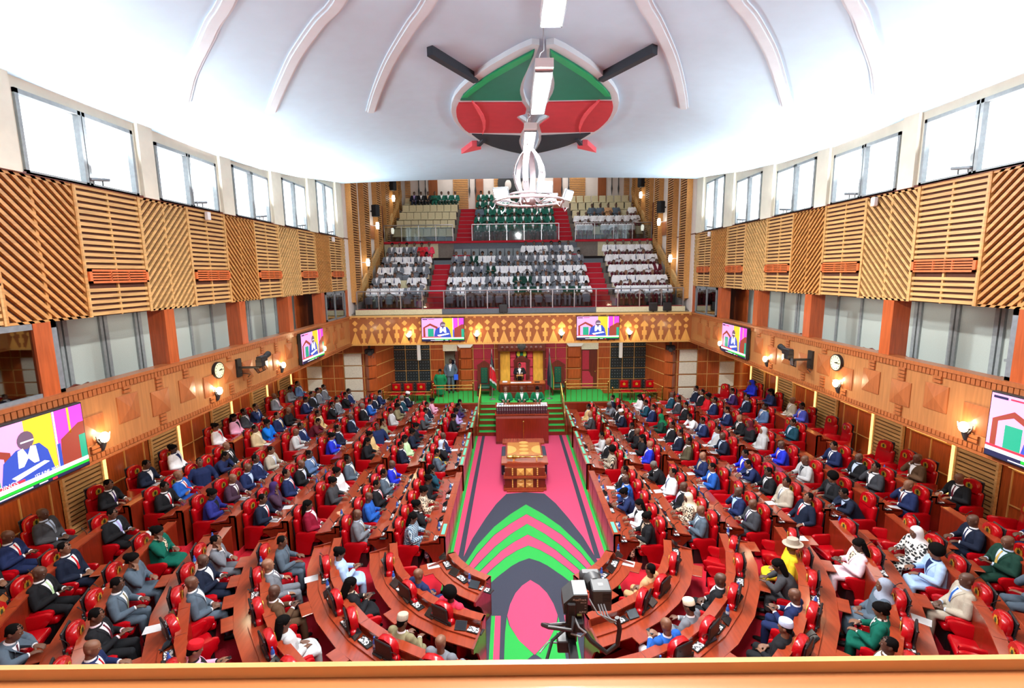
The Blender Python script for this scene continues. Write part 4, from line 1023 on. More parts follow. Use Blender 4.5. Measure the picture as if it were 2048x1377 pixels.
def torus(mb, R, r, z, n=40, m=8):
    rings = [[((R+r*math.cos(2*PI*k/m))*math.cos(2*PI*j/n), (R+r*math.cos(2*PI*k/m))*math.sin(2*PI*j/n), z+r*math.sin(2*PI*k/m)) for k in range(m)] for j in range(n)]
    b = len(mb.v); mb.v += [q for r_ in rings for q in r_]
    mb.f += [(b+j*m+k, b+j*m+(k+1) % m, b+((j+1) % n)*m+(k+1) % m, b+((j+1) % n)*m+k) for j in range(n) for k in range(m)]; mb.m += [0]*(n*m)
mb = MB(); torus(mb, .88, .035, 0); mb.build('outer_ring', M['whitep'], ch, True)
mb = MB(); torus(mb, .5, .03, .16); mb.build('inner_ring', M['whitep'], ch, True)
mb = MB(); mb.sph((0, 0, .05), (.2, .2, .14), 14, 8); mb.build('hub', M['whitep'], ch, True)
for j in range(6):
    a = 2*PI*j/6+.25; d = V((math.cos(a), math.sin(a), 0)); n = V((-d.y, d.x, 0))
    MB().tube([d*.3+V((0, 0, -.06)), d*.6+V((0, 0, .02)), d*.88], .018, 6).build('arm', M['whitep'], ch, True)
    MB().tube([d*.88, d*.92+V((0, 0, -.14)), d*.98+n*.05+V((0, 0, -.22)), d*1.04+n*.02+V((0, 0, -.14))], .012, 6).build('scroll', M['whitep'], ch, True)
mb = MB(); mb.lathe([(.03, 1.34), (.07, 1.4), (.05, 1.46), (.09, 1.52), (.05, 1.6), (.07, 1.66), (.02, 1.72)], n=10)
zz = 1.72
while zz < 2.2: mb.sph((0, 0, zz), (.035, .02, .045), 8, 6); zz += .07
mb.build('chain', M['whitep'], ch, True)
for i, (x, y, z, d) in enumerate(((-.72, -.35, .16, (-.2, -.7, -.55)), (.35, -.72, .22, (.1, -.9, -.25)), (1.0, -.1, .12, (.75, -.5, -.35)), (-.7, .6, .16, (-.4, .7, -.6)), (.6, .7, .16, (.4, .7, -.6)))):
    q = V(d).to_track_quat('-Z', 'Y').to_matrix(); T = lambda a, b, c, q=q, x=x, y=y, z=z: V((x, y, z))+q@V((a, b, c))
    h = MB().rbox(-.2, .2, -.14, .14, 0, .07, .02, 1, T=T).build('floodlight', M['silver'], ch)
    MB().box(-.175, .175, -.115, .115, -.006, -.001, T=T).build('lens', M['flood'], h)

# ---- broadcast camera clamped on the front of the near balcony
bc = thing('broadcast_camera', 'grey and black remote broadcast camera with cables in front of the near balcony', 'camera', (-.082, 1.94, 5.888)); bc.scale = (.4,)*3
mb = MB(); mb.box(-.09, .0, -2.95, -.12, -.52, -.44); mb.rbox(-.1, .02, -.12, .0, -.52, -.12, .02, 1); mb.build('post', M['black'], bc)
mb = MB(); mb.prism([(-.13, -.14), (.13, -.14), (.13, .08), (-.02, .08), (-.13, -.02)], -.13, .13, lambda u, v, d: (u, d, v)); mb.build('pan_head', M['dgreyp'], bc)
MB().box(-.02, .128, -.12, .12, .08, .084).build('grey_cover', mat('slate_grey_cover', (92, 104, 110), r=.5), bc)
mb = MB(); mb.prism([(-.12, -.135), (.12, -.135), (.12, .05), (-.01, .05), (-.12, -.03)], -.137, -.13, lambda u, v, d: (u, d, v)); mb.rbox(-.09, .0, -.17, -.13, -.14, .0, .01, 1); mb.build('connector_panel', M['black'], bc)
for s_, z, sz in (('ProdTrack', .020, .034), ('ENG EX', -.01, .018), ('HD', -.045, .014), ('SDI', -.075, .014), ('A/FW', -.125, .032)): text_part(s_, sz, M['paper'], bc, (.115, -.1385, z), 'RIGHT')
cb = MB().rbox(.18, .39, -.13, .09, -.12, .13, .012, 1).build('camera_body', M['dgreyp'], bc)
mb = MB()
for i in range(7): mb.box(.29, .38, -.134, -.129, .0+.016*i, .008+.016*i)
mb.build('vent_slot', M['black'], cb); MB().box(.26, .31, -.04, .0, .13, .132).build('white_mark', M['paper'], cb)
mb = MB(); mb.tube([(.24, .07, .05), (.22, .18, .04)], [.09, .11], 14); mb.rbox(.09, .33, .17, .3, -.04, .12, .03, 1); mb.build('lens', M['dgreyp'], bc, True)
mb = MB(); mb.rbox(-.02, .08, -.2, -.08, -.32, -.2, .01, 1); mb.build('cable_box', M['black'], bc)
mb = MB(); mb.rbox(-.2, -.08, -.2, -.05, -.56, -.42, .01, 1); mb.build('cable_box', M['black'], bc)
mb = MB()
mb.tube([(-.03, -.2, -.12), (-.06, -.3, -.2), (-.3, -.25, -.2), (-.36, -.15, -.25), (-.28, -.1, -.30), (-.05, -.1, -.28)], .022, 8)
mb.tube([(.04, -.12, -.28), (.16, -.18, -.42), (.32, -.24, -.52), (.44, -.22, -.44), (.46, -.22, -.25), (.43, -.22, -.12)], .026, 8)
mb.tube([(-.36, -.4, -.56), (-.26, -.2, -.4), (-.08, -.12, -.30)], .018, 8); mb.build('black_cable', M['black'], bc, True)
mb = MB()
mb.tube([(-.02, -.18, -.14), (.02, -.26, -.2), (.09, -.26, -.26), (.05, -.22, -.34), (-.06, -.2, -.32)], .011, 8)
for k in (0, .03, .06): mb.tube([(.24+k, -.14, -.02), (.27+k, -.22, -.10), (.36+k*.6, -.24, -.16), (.43, -.22, -.14)], .009, 8)
mb.tube([(.14, -.16, .06), (.22, -.24, -.06), (.42, -.24, -.15)], .008, 6); mb.tube([(-.4, -.3, -.46), (-.3, -.2, -.42), (-.2, -.14, -.48), (-.1, -.12, -.44)], .009, 6); mb.build('white_cable', M['silver'], bc, True)
# ================================================================== DESKS
SEGS = {'A': (19.3, 22.72), 'B': (15.35, 18.82), 'C': (10.95, 14.85)}
SEGNAME = {'A': 'far', 'B': 'middle', 'C': 'near', 'D': 'curved'}
def drange(k):
    lo = math.degrees(math.asin(min(1, .62/rk(k)))) if k > 1 else 24
    hi = math.degrees(math.acos(min(1, .92/(rk(k)-.1)))) if k > 1 else 63
    if k > 4: hi = min(hi, math.degrees(math.asin(min(1, (YC-5.9)/rk(k)))))
    return lo, hi
def dface(k, seg): return rk(k)-(.14 if seg == 'D' else 0)
def desk(s, sn, k, seg):
    z0 = zk(k); f = dface(k, seg)
    if seg == 'D': a, b = drange(k); n = max(4, int((b-a)/9))
    else: a, b = SEGS[seg]; n = 1
    lab = 'red mahogany desk bench, %s bank, row %s from the carpet, %s section' % (sn, NUM[k-1], SEGNAME[seg])
    m = bpy.data.objects.new('desk_bench', None); COL.objects.link(m); tag(m, lab, 'desk', 'red mahogany desk benches')
    o = pathpt(s, f, seg, (a+b)/2); m.location = (o.x, o.y, z0)
    def P(lat, pos, z): q = pathpt(s, lat, seg, pos); return (q.x-o.x, q.y-o.y, z)
    def sweep(mb, prof, a_=a, b_=b, n_=n):
        mb.loft([[P(f+u, a_+(b_-a_)*i/n_, v) for u, v in prof] for i in range(n_+1)])
    rect = lambda u0, u1, v0, v1: [(u0, v0), (u1, v0), (u1, v1), (u0, v1)]
    zb = -.14 if k > 1 else 0
    mb = MB(); sweep(mb, rect(0, .035, zb, .875)); sweep(mb, rect(.12, .15, .72, .875)); mb.build('front_panel', M['desk'], m)
    mb = MB(); sweep(mb, rect(-.015, .165, .875, .905)); mb.build('ledge', M['deskt'], m)
    mb = MB(); sweep(mb, rect(.15, .40, .715, .74)); sweep(mb, rect(.40, .62, .69, .71)); mb.build('worktop', M['deskt'], m)
    # seams and edge mouldings
    mb = MB(); L = (b-a) if seg != 'D' else rad(b-a)*f; ns = max(2, round(L/.78))
    for i in range(1, ns):
        c = a+(b-a)*i/ns; e = .004 if seg != 'D' else math.degrees(.004/f)
        mb.loft([[P(f+u, c+d, v) for u, v in rect(-.0165, .166, .873, .907)] for d in (-e, e)])
        mb.loft([[P(f+u, c+d, v) for u, v in rect(-.004, .0, max(zb, 0), .875)] for d in (-e, e)])
    mb.build('seam', M['dkwood'], m)
    if k <= 2 and seg in 'AB' or k == 3 and seg == 'A':
        mb = MB(); e = .08
        for i in range(ns): sweep(mb, rect(.03, .12, .905, .909), a+(b-a)*(i+.1)/ns, a+(b-a)*(i+.9)/ns, 1)
        mb.build('green_sign', M['green_strip'], m)
    if k == 1 and seg == 'C':
        mb = MB(); sweep(mb, rect(.03, .12, .905, .909), a+.12, a+.62, 1); mb.build('green_sign', M['green_strip'], m)
    ep = [(0, zb), (.30, 0), (.31, .12), (.34, .30), (.42, .46), (.54, .58), (.63, .62), (.63, .72), (.45, .755), (.24, .80), (.165, .905), (0, .905)]
    for e0, e1 in ((a, a+(.035 if seg != 'D' else math.degrees(.035/f))), (b-(.035 if seg != 'D' else math.degrees(.035/f)), b)):
        mb = MB(); mb.loft([[P(f+u, c, v) for u, v in ep] for c in (e0, e1)]); mb.build('end_panel', M['desk'], m)
    return m
for s, sn in SIDES:
    for k in range(1, 8):
        for seg in 'ABCD': desk(s, sn, k, seg)

# ================================================================== CHAIRS
def member_chair():
    c = thing('member_chair', '', 'chair')
    MB().rbox(-.26, .26, -.22, .27, .34, .47, .05, 3).build('seat', M['leather'], c, True, 60)
    T = lambda x, y, z: (x, y-.10*(z-.45), z)
    MB().rbox(-.265, .265, -.34, -.20, .42, .93, .06, 3, T=T).build('backrest', M['leather'], c, True, 60)
    mb = MB(); prof = [(-.20, .88), (-.205, 1.0), (-.19, 1.09), (-.13, 1.15), (0, 1.175), (.13, 1.15), (.19, 1.09), (.205, 1.0), (.20, .88)]
    rings = []
    for d, k in ((-.015, .90), (-.05, 1.0), (-.115, 1.0), (-.15, .90)): rings.append([(u*k, -.155+d-.10*(v-.45), 1.0+(v-1.0)*k) for u, v in prof])
    mb.loft(rings); mb.build('headrest', M['leather'], c, True, 50)
    for s in (-1, 1):
        mb = MB(); pr = [(-.31, .10), (.02, .10), (.06, .22), (.12, .40), (.22, .50), (.27, .57), (.26, .63), (.20, .66), (-.22, .66), (-.29, .62)]
        rings = []
        for d, k in ((.275, .93), (.29, 1.0), (.345, 1.0), (.36, .93)): rings.append([(s*d, -.03+(u+.03)*k, .38+(v-.38)*k) for u, v in pr])
        mb.loft(rings); mb.build('armrest', M['leather'], c, True, 50)
    MB().box(-.24, .24, -.24, .2, 0, .34).build('base', M['black'], c)
    mb = MB(); mb.rbox(-.25, .25, -.365, -.33, .40, .92, .015, 1, T=T); mb.rbox(-.185, .185, -.365, -.33, .90, 1.15, .015, 1, T=T); mb.build('back_shell', M['black'], c)
    mb = MB(); Y = -.165-.10*.55
    e = lambda p, d0, d1, mi: mb.prism([(u, v+1.02) for u, v in p], d0, d1, lambda u, v, d: (u, Y+d, v), mi)
    e([(-.07, -.06), (.07, -.06), (.085, 0), (.06, .06), (.03, .05), (0, .085), (-.03, .05), (-.06, .06), (-.085, 0)], 0, .008, 0); e([(-.03, -.02), (0, -.05), (.03, -.02), (.03, .03), (0, .05), (-.03, .03)], .006, .012, 1)
    mb.build('emblem', [M['gold'], M['emb_dark']], c)
    for q in c.children:
        for v in q.data.vertices: v.co.z *= 1.06
    return c
CH0 = member_chair(); CH_USED = [False]
def place_chair(loc, rz, label):
    if not CH_USED[0]:
        CH0.location = loc; CH0.rotation_euler = (0, 0, rz); CH0['label'] = label; CH0['group'] = 'red members\' chairs'; CH_USED[0] = True; return CH0
    return dup(CH0, loc, rz, label)

# ---- things on the desks
def proto(fn):
    o = fn(); return o
def tablet_p():
    t = thing('tablet', '', 'tablet')
    T = lambda x, y, z: (x, y*.82-z*.0+0, .03+z+y*.55)
    MB().rbox(-.11, .11, -.085, .085, 0, .012, .004, 1, T=T).build('case', M['black'], t)
    MB().box(-.10, .10, -.075, .075, .0122, .0128, T=T).build('screen', M['screen'], t)
    MB().box(-.03, .03, .0, .05, 0, .04).build('stand', M['black'], t); return t
def console_p():
    t = thing('microphone_console', '', 'microphone')
    MB().rbox(-.15, .15, -.075, .075, 0, .025, .006, 1).build('base', M['black'], t); MB().box(-.14, .07, -.06, .06, .025, .027).build('form', M['paperm'], t)
    MB().tube([(.11, .0, .02), (.11, .0, .14), (.10, -.06, .22), (.08, -.10, .25)], [.006, .006, .006, .012], 6).build('gooseneck', M['black'], t, True); return t
def bottle_p():
    t = thing('water_bottle', '', 'bottle')
    MB().lathe([(.030, 0), (.033, .02), (.033, .14), (.026, .17), (.013, .20), (.013, .21)], n=12).build('body', M['bottle'], t, True)
    MB().lathe([(.015, .208), (.015, .228)], n=10).build('cap', M['bottle'], t, True); MB().lathe([(.0335, .06), (.0335, .115)], n=12, cap=False).build('label', M['bottlec'], t, True); return t
def paper_p():
    t = thing('paper_sheet', '', 'paper'); MB().box(-.105, .105, -.148, .148, 0, .004).build('sheet', M['paper'], t); return t
def phone_p():
    t = thing('smartphone', '', 'phone'); MB().rbox(-.037, .037, -.075, .075, 0, .009, .004, 1).build('case', M['black'], t); MB().box(-.033, .033, -.068, .068, .009, .0096).build('screen', M['screen'], t); return t
PROTO = {k: f() for k, f in (('tablet', tablet_p), ('console', console_p), ('bottle', bottle_p), ('paper', paper_p), ('phone', phone_p))}
GRP = {'tablet': 'tablets on the desks', 'console': 'microphone consoles on the desks', 'bottle': 'blue water bottles on the desks', 'paper': 'papers on the desks', 'phone': 'smartphones in the hall'}
_used = set()
def put(kind, loc, rz, label):
    p = PROTO[kind]
    if kind not in _used:
        _used.add(kind); p.location = loc; p.rotation_euler = (0, 0, rz); p['label'] = label; p['group'] = GRP[kind]; return p
    return dup(p, loc, rz, label)
# ================================================================== PEOPLE
SKIN = [(104, 70, 54), (124, 86, 66), (86, 60, 48), (150, 108, 84)]
EYE = mat('eye_white', (220, 214, 206), r=.3)
HAIR = mat('black_hair', (12, 10, 10), r=.9, ns=90, na=.4, spec=.1); HAIRG = mat('grey_hair', (110, 106, 102), r=.9, ns=90, na=.2, spec=.1)
CL = dict(white=(232, 232, 236), pink=(232, 170, 200), charcoal=(58, 60, 66), navy=(30, 42, 82), dnavy=(24, 32, 52), grey=(112, 116, 124), dgrey=(64, 64, 68), black=(26, 27, 31), steel=(84, 110, 150), beige=(206, 184, 146), cream=(236, 226, 198),
 azure=(20, 120, 226), gold=(196, 164, 84), pale=(186, 204, 232), blue=(36, 90, 176), bluegrey=(150, 160, 178), lgrey=(186, 188, 190), maroon=(92, 26, 40), sand=(214, 184, 128), brown=(88, 64, 46), royal=(36, 50, 196), sky=(168, 196, 234), teal=(24, 66, 84), khaki=(130, 122, 92), purple=(60, 40, 92),
 plum=(66, 44, 62), stone=(176, 166, 150), indigo=(40, 44, 120), slate=(82, 96, 110), wine=(134, 18, 46), mint=(196, 230, 178), olive=(84, 76, 58), lilac=(178, 160, 220), red=(200, 24, 36), tan=(196, 152, 110), emerald=(10, 92, 76), yellow=(222, 190, 40),
 pinkw=(238, 214, 224), pinkr=(220, 50, 80), dgreen=(26, 60, 50), violet=(78, 88, 190), green=(20, 110, 70))
CLN = dict(bluegrey='grey-blue', dnavy='dark navy', dgrey='dark grey', lgrey='light grey', pale='pale blue', pinkw='pale pink', pinkr='rose red', dgreen='dark green', steel='steel blue', mono='printed', floral='floral', teal='dark teal', royal='royal blue', sky='light blue')
def cn(c): return CLN.get(c, c)
PATT = dict(floral=('floral', (58, 50, 44), (226, 204, 178), 26), plaid=('check', (34, 90, 130), (196, 214, 226), 14), stripe=('stripe', (30, 30, 30), (214, 200, 176), 9), mono=('floral', (20, 22, 26), (226, 226, 222), 18))
def objcol(name, r, ns, spec, sheen=0):
    # weave or skin tinted by the colour each garment or body carries itself
    m, nt, p = _nt(name); N, L = nt.nodes.new, nt.links.new
    oi = N('ShaderNodeObjectInfo'); tc = N('ShaderNodeTexCoord'); nz = N('ShaderNodeTexNoise'); nz.inputs['Scale'].default_value = ns
    L(tc.outputs['Object'], nz.inputs['Vector']); mr = N('ShaderNodeMapRange'); mr.inputs['To Min'].default_value = .86; mr.inputs['To Max'].default_value = 1.14
    L(nz.outputs['Fac'], mr.inputs['Value']); mx = N('ShaderNodeVectorMath'); mx.operation = 'SCALE'
    L(oi.outputs['Color'], mx.inputs[0]); L(mr.outputs['Result'], mx.inputs['Scale']); L(mx.outputs['Vector'], p.inputs['Base Color'])
    p.inputs['Roughness'].default_value = r; p.inputs['Specular IOR Level'].default_value = spec
    return m
CLOTH = objcol('woven_cloth', .85, 40, .2); SKINM = objcol('skin', .48, 30, .4)
PMESH = {}
def dress(o, c):
    """give a garment its cloth: a plain colour, or one of the printed fabrics"""
    if c in PATT:
        k, a, b, sc = PATT[c]; key = (o.data.name, c)
        if key not in PMESH:
            me = o.data.copy(); me.materials.clear(); me.materials.append(pattern('cloth_'+c, k, a, b, sc)); PMESH[key] = me
        o.data = PMESH[key]
    else: o.color = lin(CL[c])
    return o
def remesh(mb, vox, it=4, fac=.5):
    me = mb.mesh('tmp', [CLOTH]); o = bpy.data.objects.new('tmp', me); COL.objects.link(o)
    r = o.modifiers.new('r', 'REMESH'); r.mode = 'VOXEL'; r.voxel_size = vox; r.use_smooth_shade = True
    sm = o.modifiers.new('s', 'SMOOTH'); sm.factor = fac; sm.iterations = it; dc = o.modifiers.new('d', 'DECIMATE'); dc.ratio = .5
    dg = bpy.context.evaluated_depsgraph_get(); out = bpy.data.meshes.new_from_object(o.evaluated_get(dg))
    bpy.data.objects.remove(o); bpy.data.meshes.remove(me)
    out.polygons.foreach_set('use_smooth', [True]*len(out.polygons)); return out
def ell(c, ax, ay, a, b, n=16, p=2.4):
    r = []
    for j in range(n):
        t = 2*PI*j/n; cx, sy = math.cos(t), math.sin(t)
        r.append(c+ax*(a*math.copysign(abs(cx)**(2/p), cx))+ay*(b*math.copysign(abs(sy)**(2/p), sy)))
    return r
HEADP = [(-.122, .05, .018, .02), (-.112, .045, .036, .042), (-.085, .028, .052, .066), (-.05, .014, .064, .084), (-.01, .006, .071, .092), (.035, 0, .075, .097), (.075, -.006, .068, .088), (.10, -.01, .05, .066), (.117, -.012, .022, .03)]
def hand(mb, w, d, n, side, curl=.5):
    d = d.normalized(); n = (n-d*n.dot(d)).normalized(); x = d.cross(n)*side     # x points to the thumb side
    mb.loft([ell(w+d*t, x, n, a, b, 10, 3) for t, a, b in ((-.01, .026, .02), (.02, .036, .018), (.055, .043, .016), (.085, .042, .013))])
    for i, (o, L) in enumerate(((.032, .072), (.011, .080), (-.011, .074), (-.032, .058))):
        p = w+d*.08+x*o; q = p+d*L*.5-n*L*.18*curl*2; r = q+d*L*.30-n*L*.38*curl*2
        mb.tube([p, q, r], [.0105, .0098, .0085], 8)
    p = w+d*.025+x*.034; mb.tube([p, p+(d*.6+x*.6-n*.2).normalized()*.04, p+(d*.9+x*.5-n*.45).normalized()*.072], [.0135, .0115, .0095], 8)
def make_pose(name, lean=-.06, head=.05, L=None, R=None, stand=False, hd=None):
    D = {}
    H = V((0, -.03, .57)) if not stand else V((0, 0, .93))
    t = V((0, math.sin(lean), math.cos(lean))); fwd = V((0, math.cos(lean), -math.sin(lean))); X = V((1, 0, 0))
    sh = H+t*.455; nb = H+t*.50
    ht = lean*.5+head; hu = V((0, math.sin(ht), math.cos(ht))); hf = V((0, math.cos(ht), -math.sin(ht)))
    hc = nb+V((0, math.sin(lean*.7+head*.5), math.cos(lean*.7+head*.5)))*.155
    D['head'] = Matrix(((1, 0, 0, hc.x), (0, hf.y, hu.y, hc.y), (0, hf.z, hu.z, hc.z), (0, 0, 0, 1)))
    D['head'] = Matrix.Translation(hc) @ Matrix(((1, 0, 0), (0, hf.y, hu.y), (0, hf.z, hu.z))).to_4x4()
    arms = {}
    for sd, spec in ((-1, L), (1, R)):
        e, w_ = V(spec[0]), V(spec[1]); arms[sd] = (sh+X*sd*.198, e+X*sd*.025, w_, V(spec[2]) if len(spec) > 2 else (w_-e), V(spec[3]) if len(spec) > 3 else V((0, -.2, 1)))
    legs = {}
    for sd in (-1, 1):
        if stand: legs[sd] = (V((sd*.09, 0, .90)), V((sd*.10, .02, .49)), V((sd*.10, -.02, .08)))
        else: legs[sd] = (V((sd*.09, -.02, .57)), V((sd*.115, .36, .54)), V((sd*.11, .38+.02*sd, .09)))
    D['arms'] = arms
    # body
    mb = MB(); spine = [(-.07, .16, .11), (.0, .17, .12), (.12, .15, .105), (.25, .155, .11), (.36, .165, .11), (.43, .13, .075), (.475, .07, .058), (.50, .056, .056), (.58, .05, .056)]
    mb.loft([ell(H+t*s, X, fwd, a, b) for s, a, b in spine])
    mb.loft([ell(hc+hu*z+hf*y, X, hf, a, b, 16, 2.2) for z, y, a, b in HEADP])
    mb.tube([nb-t*.02, hc-hu*.06-hf*.01], [.054, .052], 12)
    mb.tube([hc+hf*.092+hu*.012, hc+hf*.103-hu*.02, hc+hf*.108-hu*.034], [.010, .014, .016], 8)
    mb.sph(hc+hf*.088-hu*.068, (.026, .014, .012), 10, 6); mb.tube([hc+X*-.045+hf*.083+hu*.028, hc+hf*.094+hu*.026, hc+X*.045+hf*.083+hu*.028], .010, 8)
    for sd in (-1, 1):
        mb.sph(hc+X*sd*.076-hf*.01-hu*.008, (.012, .020, .032), 8, 6)
        a, e, w_, d, n = arms[sd]
        mb.tube([a-X*sd*.03, a, a+(e-a)*.5, e, e+(w_-e)*.4, w_], [.040, .044, .042, .038, .037, .026], 10)
        hand(mb, w_, d, n, -sd, .55)
        h_, k, f = legs[sd]; mb.tube([h_, h_+(k-h_)*.5, k, k+(f-k)*.4, f], [.085, .075, .055, .052, .036], 10); mb.tube([f+V((0, -.05, -.04)), f+V((0, .06, -.045)), f+V((0, .16, -.055))], [.032, .036, .024], 8)
    me = remesh(mb, .0085, 3); me.name = 'person_'+name
    me.materials.clear(); me.materials.append(SKINM); me.materials.append(EYE); me.materials.append(HAIR)
    eb = MB()
    for sd in (-1, 1): eb.sph(hc+X*sd*.031+hf*.084+hu*.010, (.013, .008, .008), 8, 6, 1); eb.sph(hc+X*sd*.031+hf*.0905+hu*.010, (.006, .004, .006), 6, 4, 2)
    bm = bmesh.new(); bm.from_mesh(me); tm = eb.mesh('t', [SKINM, EYE, HAIR], True); bm.from_mesh(tm); bm.to_mesh(me); bm.free(); bpy.data.meshes.remove(tm); D['body'] = me
    # jacket / top
    def arm_tube(mb, g=1.0, stop=.93):
        for sd in (-1, 1):
            a, e, w_, d, n = arms[sd]; mb.sph(a-X*sd*.02-t*.012, (.075*g, .072*g, .066*g), 10, 8)
            mb.tube([a-X*sd*.03-t*.01, a+(e-a)*.3, a+(e-a)*.75, e, e+(w_-e)*.25, e+(w_-e)*.6, e+(w_-e)*stop], [.070*g, .067*g, .060*g, .056*g, .054*g, .046*g, .040*g], 12)
    mb = MB(); mb.loft([ell(H+t*s, X, fwd, a, b) for s, a, b in ((-.10, .212, .155), (-.02, .218, .165), (.10, .205, .160), (.22, .212, .158), (.34, .222, .15), (.41, .205, .12), (.455, .145, .092), (.485, .085, .075), (.50, .07, .068))])
    arm_tube(mb, 1.12); D['jacket'] = remesh(mb, .012, 5); jb = BVHTree.FromPolygons([v.co.copy() for v in D['jacket'].vertices], [tuple(p.vertices) for p in D['jacket'].polygons])
    def front(x, s, off):
        o = H+t*s+X*x+fwd*.5; hit = jb.ray_cast(o, -fwd)[0]
        if hit is None: hit = H+t*s+X*x+fwd*.07
        return hit+fwd*off
    def strip(mb, fn, rows, cols, mi=0):
        mb.loft([[fn(i/rows, j/cols) for j in range(cols+1)] for i in range(rows+1)], mi, cap=False, closed=False)
    # lapels are part of the jacket mesh
    lb = MB()
    S0, S1 = .475, .19
    wv = lambda v: .072*(1-v)**.9+.004
    for sd in (-1, 1): strip(lb, lambda v, u: front(sd*(wv(v)+u*(.045*(1-v)+.012)*(1 if v < .55 else .7)), S0+(S1-S0)*v, .008), 10, 2)
    lt = lb.mesh('t', [CLOTH], True); bm = bmesh.new(); bm.from_mesh(D['jacket']); bm.from_mesh(lt)
    D['coat'] = bpy.data.meshes.new('jacket'); bm.to_mesh(D['coat']); bm.free(); bpy.data.meshes.remove(lt); D['coat'].materials.clear(); D['coat'].materials.append(CLOTH); D['coat'].polygons.foreach_set('use_smooth', [True]*len(D['coat'].polygons))
    sb = MB(); strip(sb, lambda v, u: front((u*2-1)*wv(v), S0+(S1-S0)*v, .005), 12, 6)
    c = [ell(H+t*s, X, fwd, a, b, 16, 2) for s, a, b in ((.485, .076, .072), (.515, .062, .064), (.522, .060, .062))]; sb.loft(c, cap=False)
    for sd in (-1, 1):
        a, e, w_, d, n = arms[sd]; sb.tube([e+(w_-e)*.88, e+(w_-e)*.985], [.037, .036], 12)
    D['shirt'] = sb.mesh('shirt', [CLOTH], True, 60)
    tb = MB(); strip(tb, lambda v, u: front((u*2-1)*(.010+.016*min(1, v*1.4) if v > .06 else .016), S0-.02+(S1-S0+.02)*v, .011), 12, 2); tb.sph(front(0, S0-.015, .008), (.017, .010, .015), 8, 6); D['tie'] = tb.mesh('tie', [CLOTH], True, 60)
    # trousers and skirt
    mb = MB(); mb.loft([ell(H+t*s, X, fwd, a, b) for s, a, b in ((-.09, .17, .13), (0, .185, .135), (.08, .175, .13))])
    for sd in (-1, 1):
        h_, k, f = legs[sd]; mb.tube([h_-(k-h_)*.1, h_, h_+(k-h_)*.6, k, k+(f-k)*.3, f+V((0, 0, .02))], [.09, .098, .086, .074, .068, .055], 12); mb.sph(k, .073, 10, 8)
    D['trousers'] = remesh(mb, .013, 4)
    mb = MB()
    if stand: mb.loft([ell(H+V((0, 0, z)), X, V((0, 1, 0)), a, b) for z, a, b in ((.1, .17, .13), (0, .2, .15), (-.3, .21, .16), (-.55, .22, .17))])
    else:
        mb.loft([ell(H+t*s, X, fwd, a, b) for s, a, b in ((-.09, .18, .13), (0, .19, .14), (.08, .175, .13))])
        mb.loft([ell(V((0, y, z)), X, V((0, 0, 1)), a, b) for y, z, a, b in ((-.06, .575, .19, .10), (.1, .57, .205, .10), (.25, .56, .21, .095), (.36, .545, .205, .085), (.42, .50, .19, .06))])
        mb.loft([ell(V((0, .37, z)), X, V((0, 1, 0)), a, b) for z, a, b in ((.57, .2, .07), (.4, .2, .075), (.26, .195, .08))])
    D['skirt'] = remesh(mb, .013, 5)
    mb = MB()
    for sd in (-1, 1):
        f = legs[sd][2]; mb.loft([ell(f+V((0, y, z)), X, V((0, 0, 1)), a, b, 10, 2.6) for y, z, a, b in ((-.07, -.045, .03, .035), (0, -.04, .042, .05), (.08, -.052, .046, .038), (.17, -.06, .036, .026), (.2, -.065, .015, .014))])
    D['shoes'] = mb.mesh('shoes', [M['black']], True, 60)
    for k in ('jacket', 'trousers', 'skirt'): D[k].materials.clear(); D[k].materials.append(CLOTH); D[k].name = k
    return D
POSE = {
 'l': make_pose('lap', -.07, .10, ((-.25, -.02, .72), (-.09, .20, .66), (.6, .8, -.1)), ((.25, -.02, .72), (.09, .20, .67), (-.6, .8, -.1))),
 'd': make_pose('desk', .10, .22, ((-.26, .08, .76), (-.12, .30, .79), (.2, 1, -.1)), ((.26, .08, .76), (.12, .30, .79), (-.2, 1, -.1))),
 'p': make_pose('phone', -.03, .34, ((-.25, .02, .74), (-.07, .25, .82), (.5, .8, .25), (0, -.6, 1)), ((.25, .02, .74), (.07, .24, .83), (-.5, .8, .3), (0, -.6, 1))),
 'f': make_pose('chin', .06, .06, ((-.25, .06, .75), (-.06, .24, .78), (.6, .8, 0)), ((.22, .17, .80), (.085, .10, 1.04), (-.3, -.25, 1), (.3, 1, .2))),
 'a': make_pose('crossed', -.05, -.08, ((-.25, .02, .76), (.08, .17, .80), (1, .1, .05)), ((.25, .02, .76), (-.06, .20, .83), (-1, .1, .05))),
 'o': make_pose('leaning', .48, .10, ((-.26, .26, .82), (-.09, .42, .80), (.4, 1, 0)), ((.26, .26, .82), (.09, .42, .80), (-.4, 1, 0))),
 's': make_pose('upright', -.12, .0, ((-.30, -.05, .74), (-.29, .15, .70), (0, 1, -.2)), ((.30, -.05, .74), (.20, .20, .64), (-.3, 1, -.3))),
 'u': make_pose('standing', .0, .10, ((-.27, -.03, 1.13), (-.24, .03, .88), (0, .15, -1), (-1, 0, 0)), ((.27, -.03, 1.13), (.24, .03, .88), (0, .15, -1), (1, 0, 0)), True),
 'r': make_pose('reading', .06, .40, ((-.25, .02, 1.15), (-.10, .26, 1.20), (.3, 1, .1)), ((.25, .02, 1.15), (.10, .26, 1.20), (-.3, 1, .1)), True),
}
POSE['t'] = POSE['s']
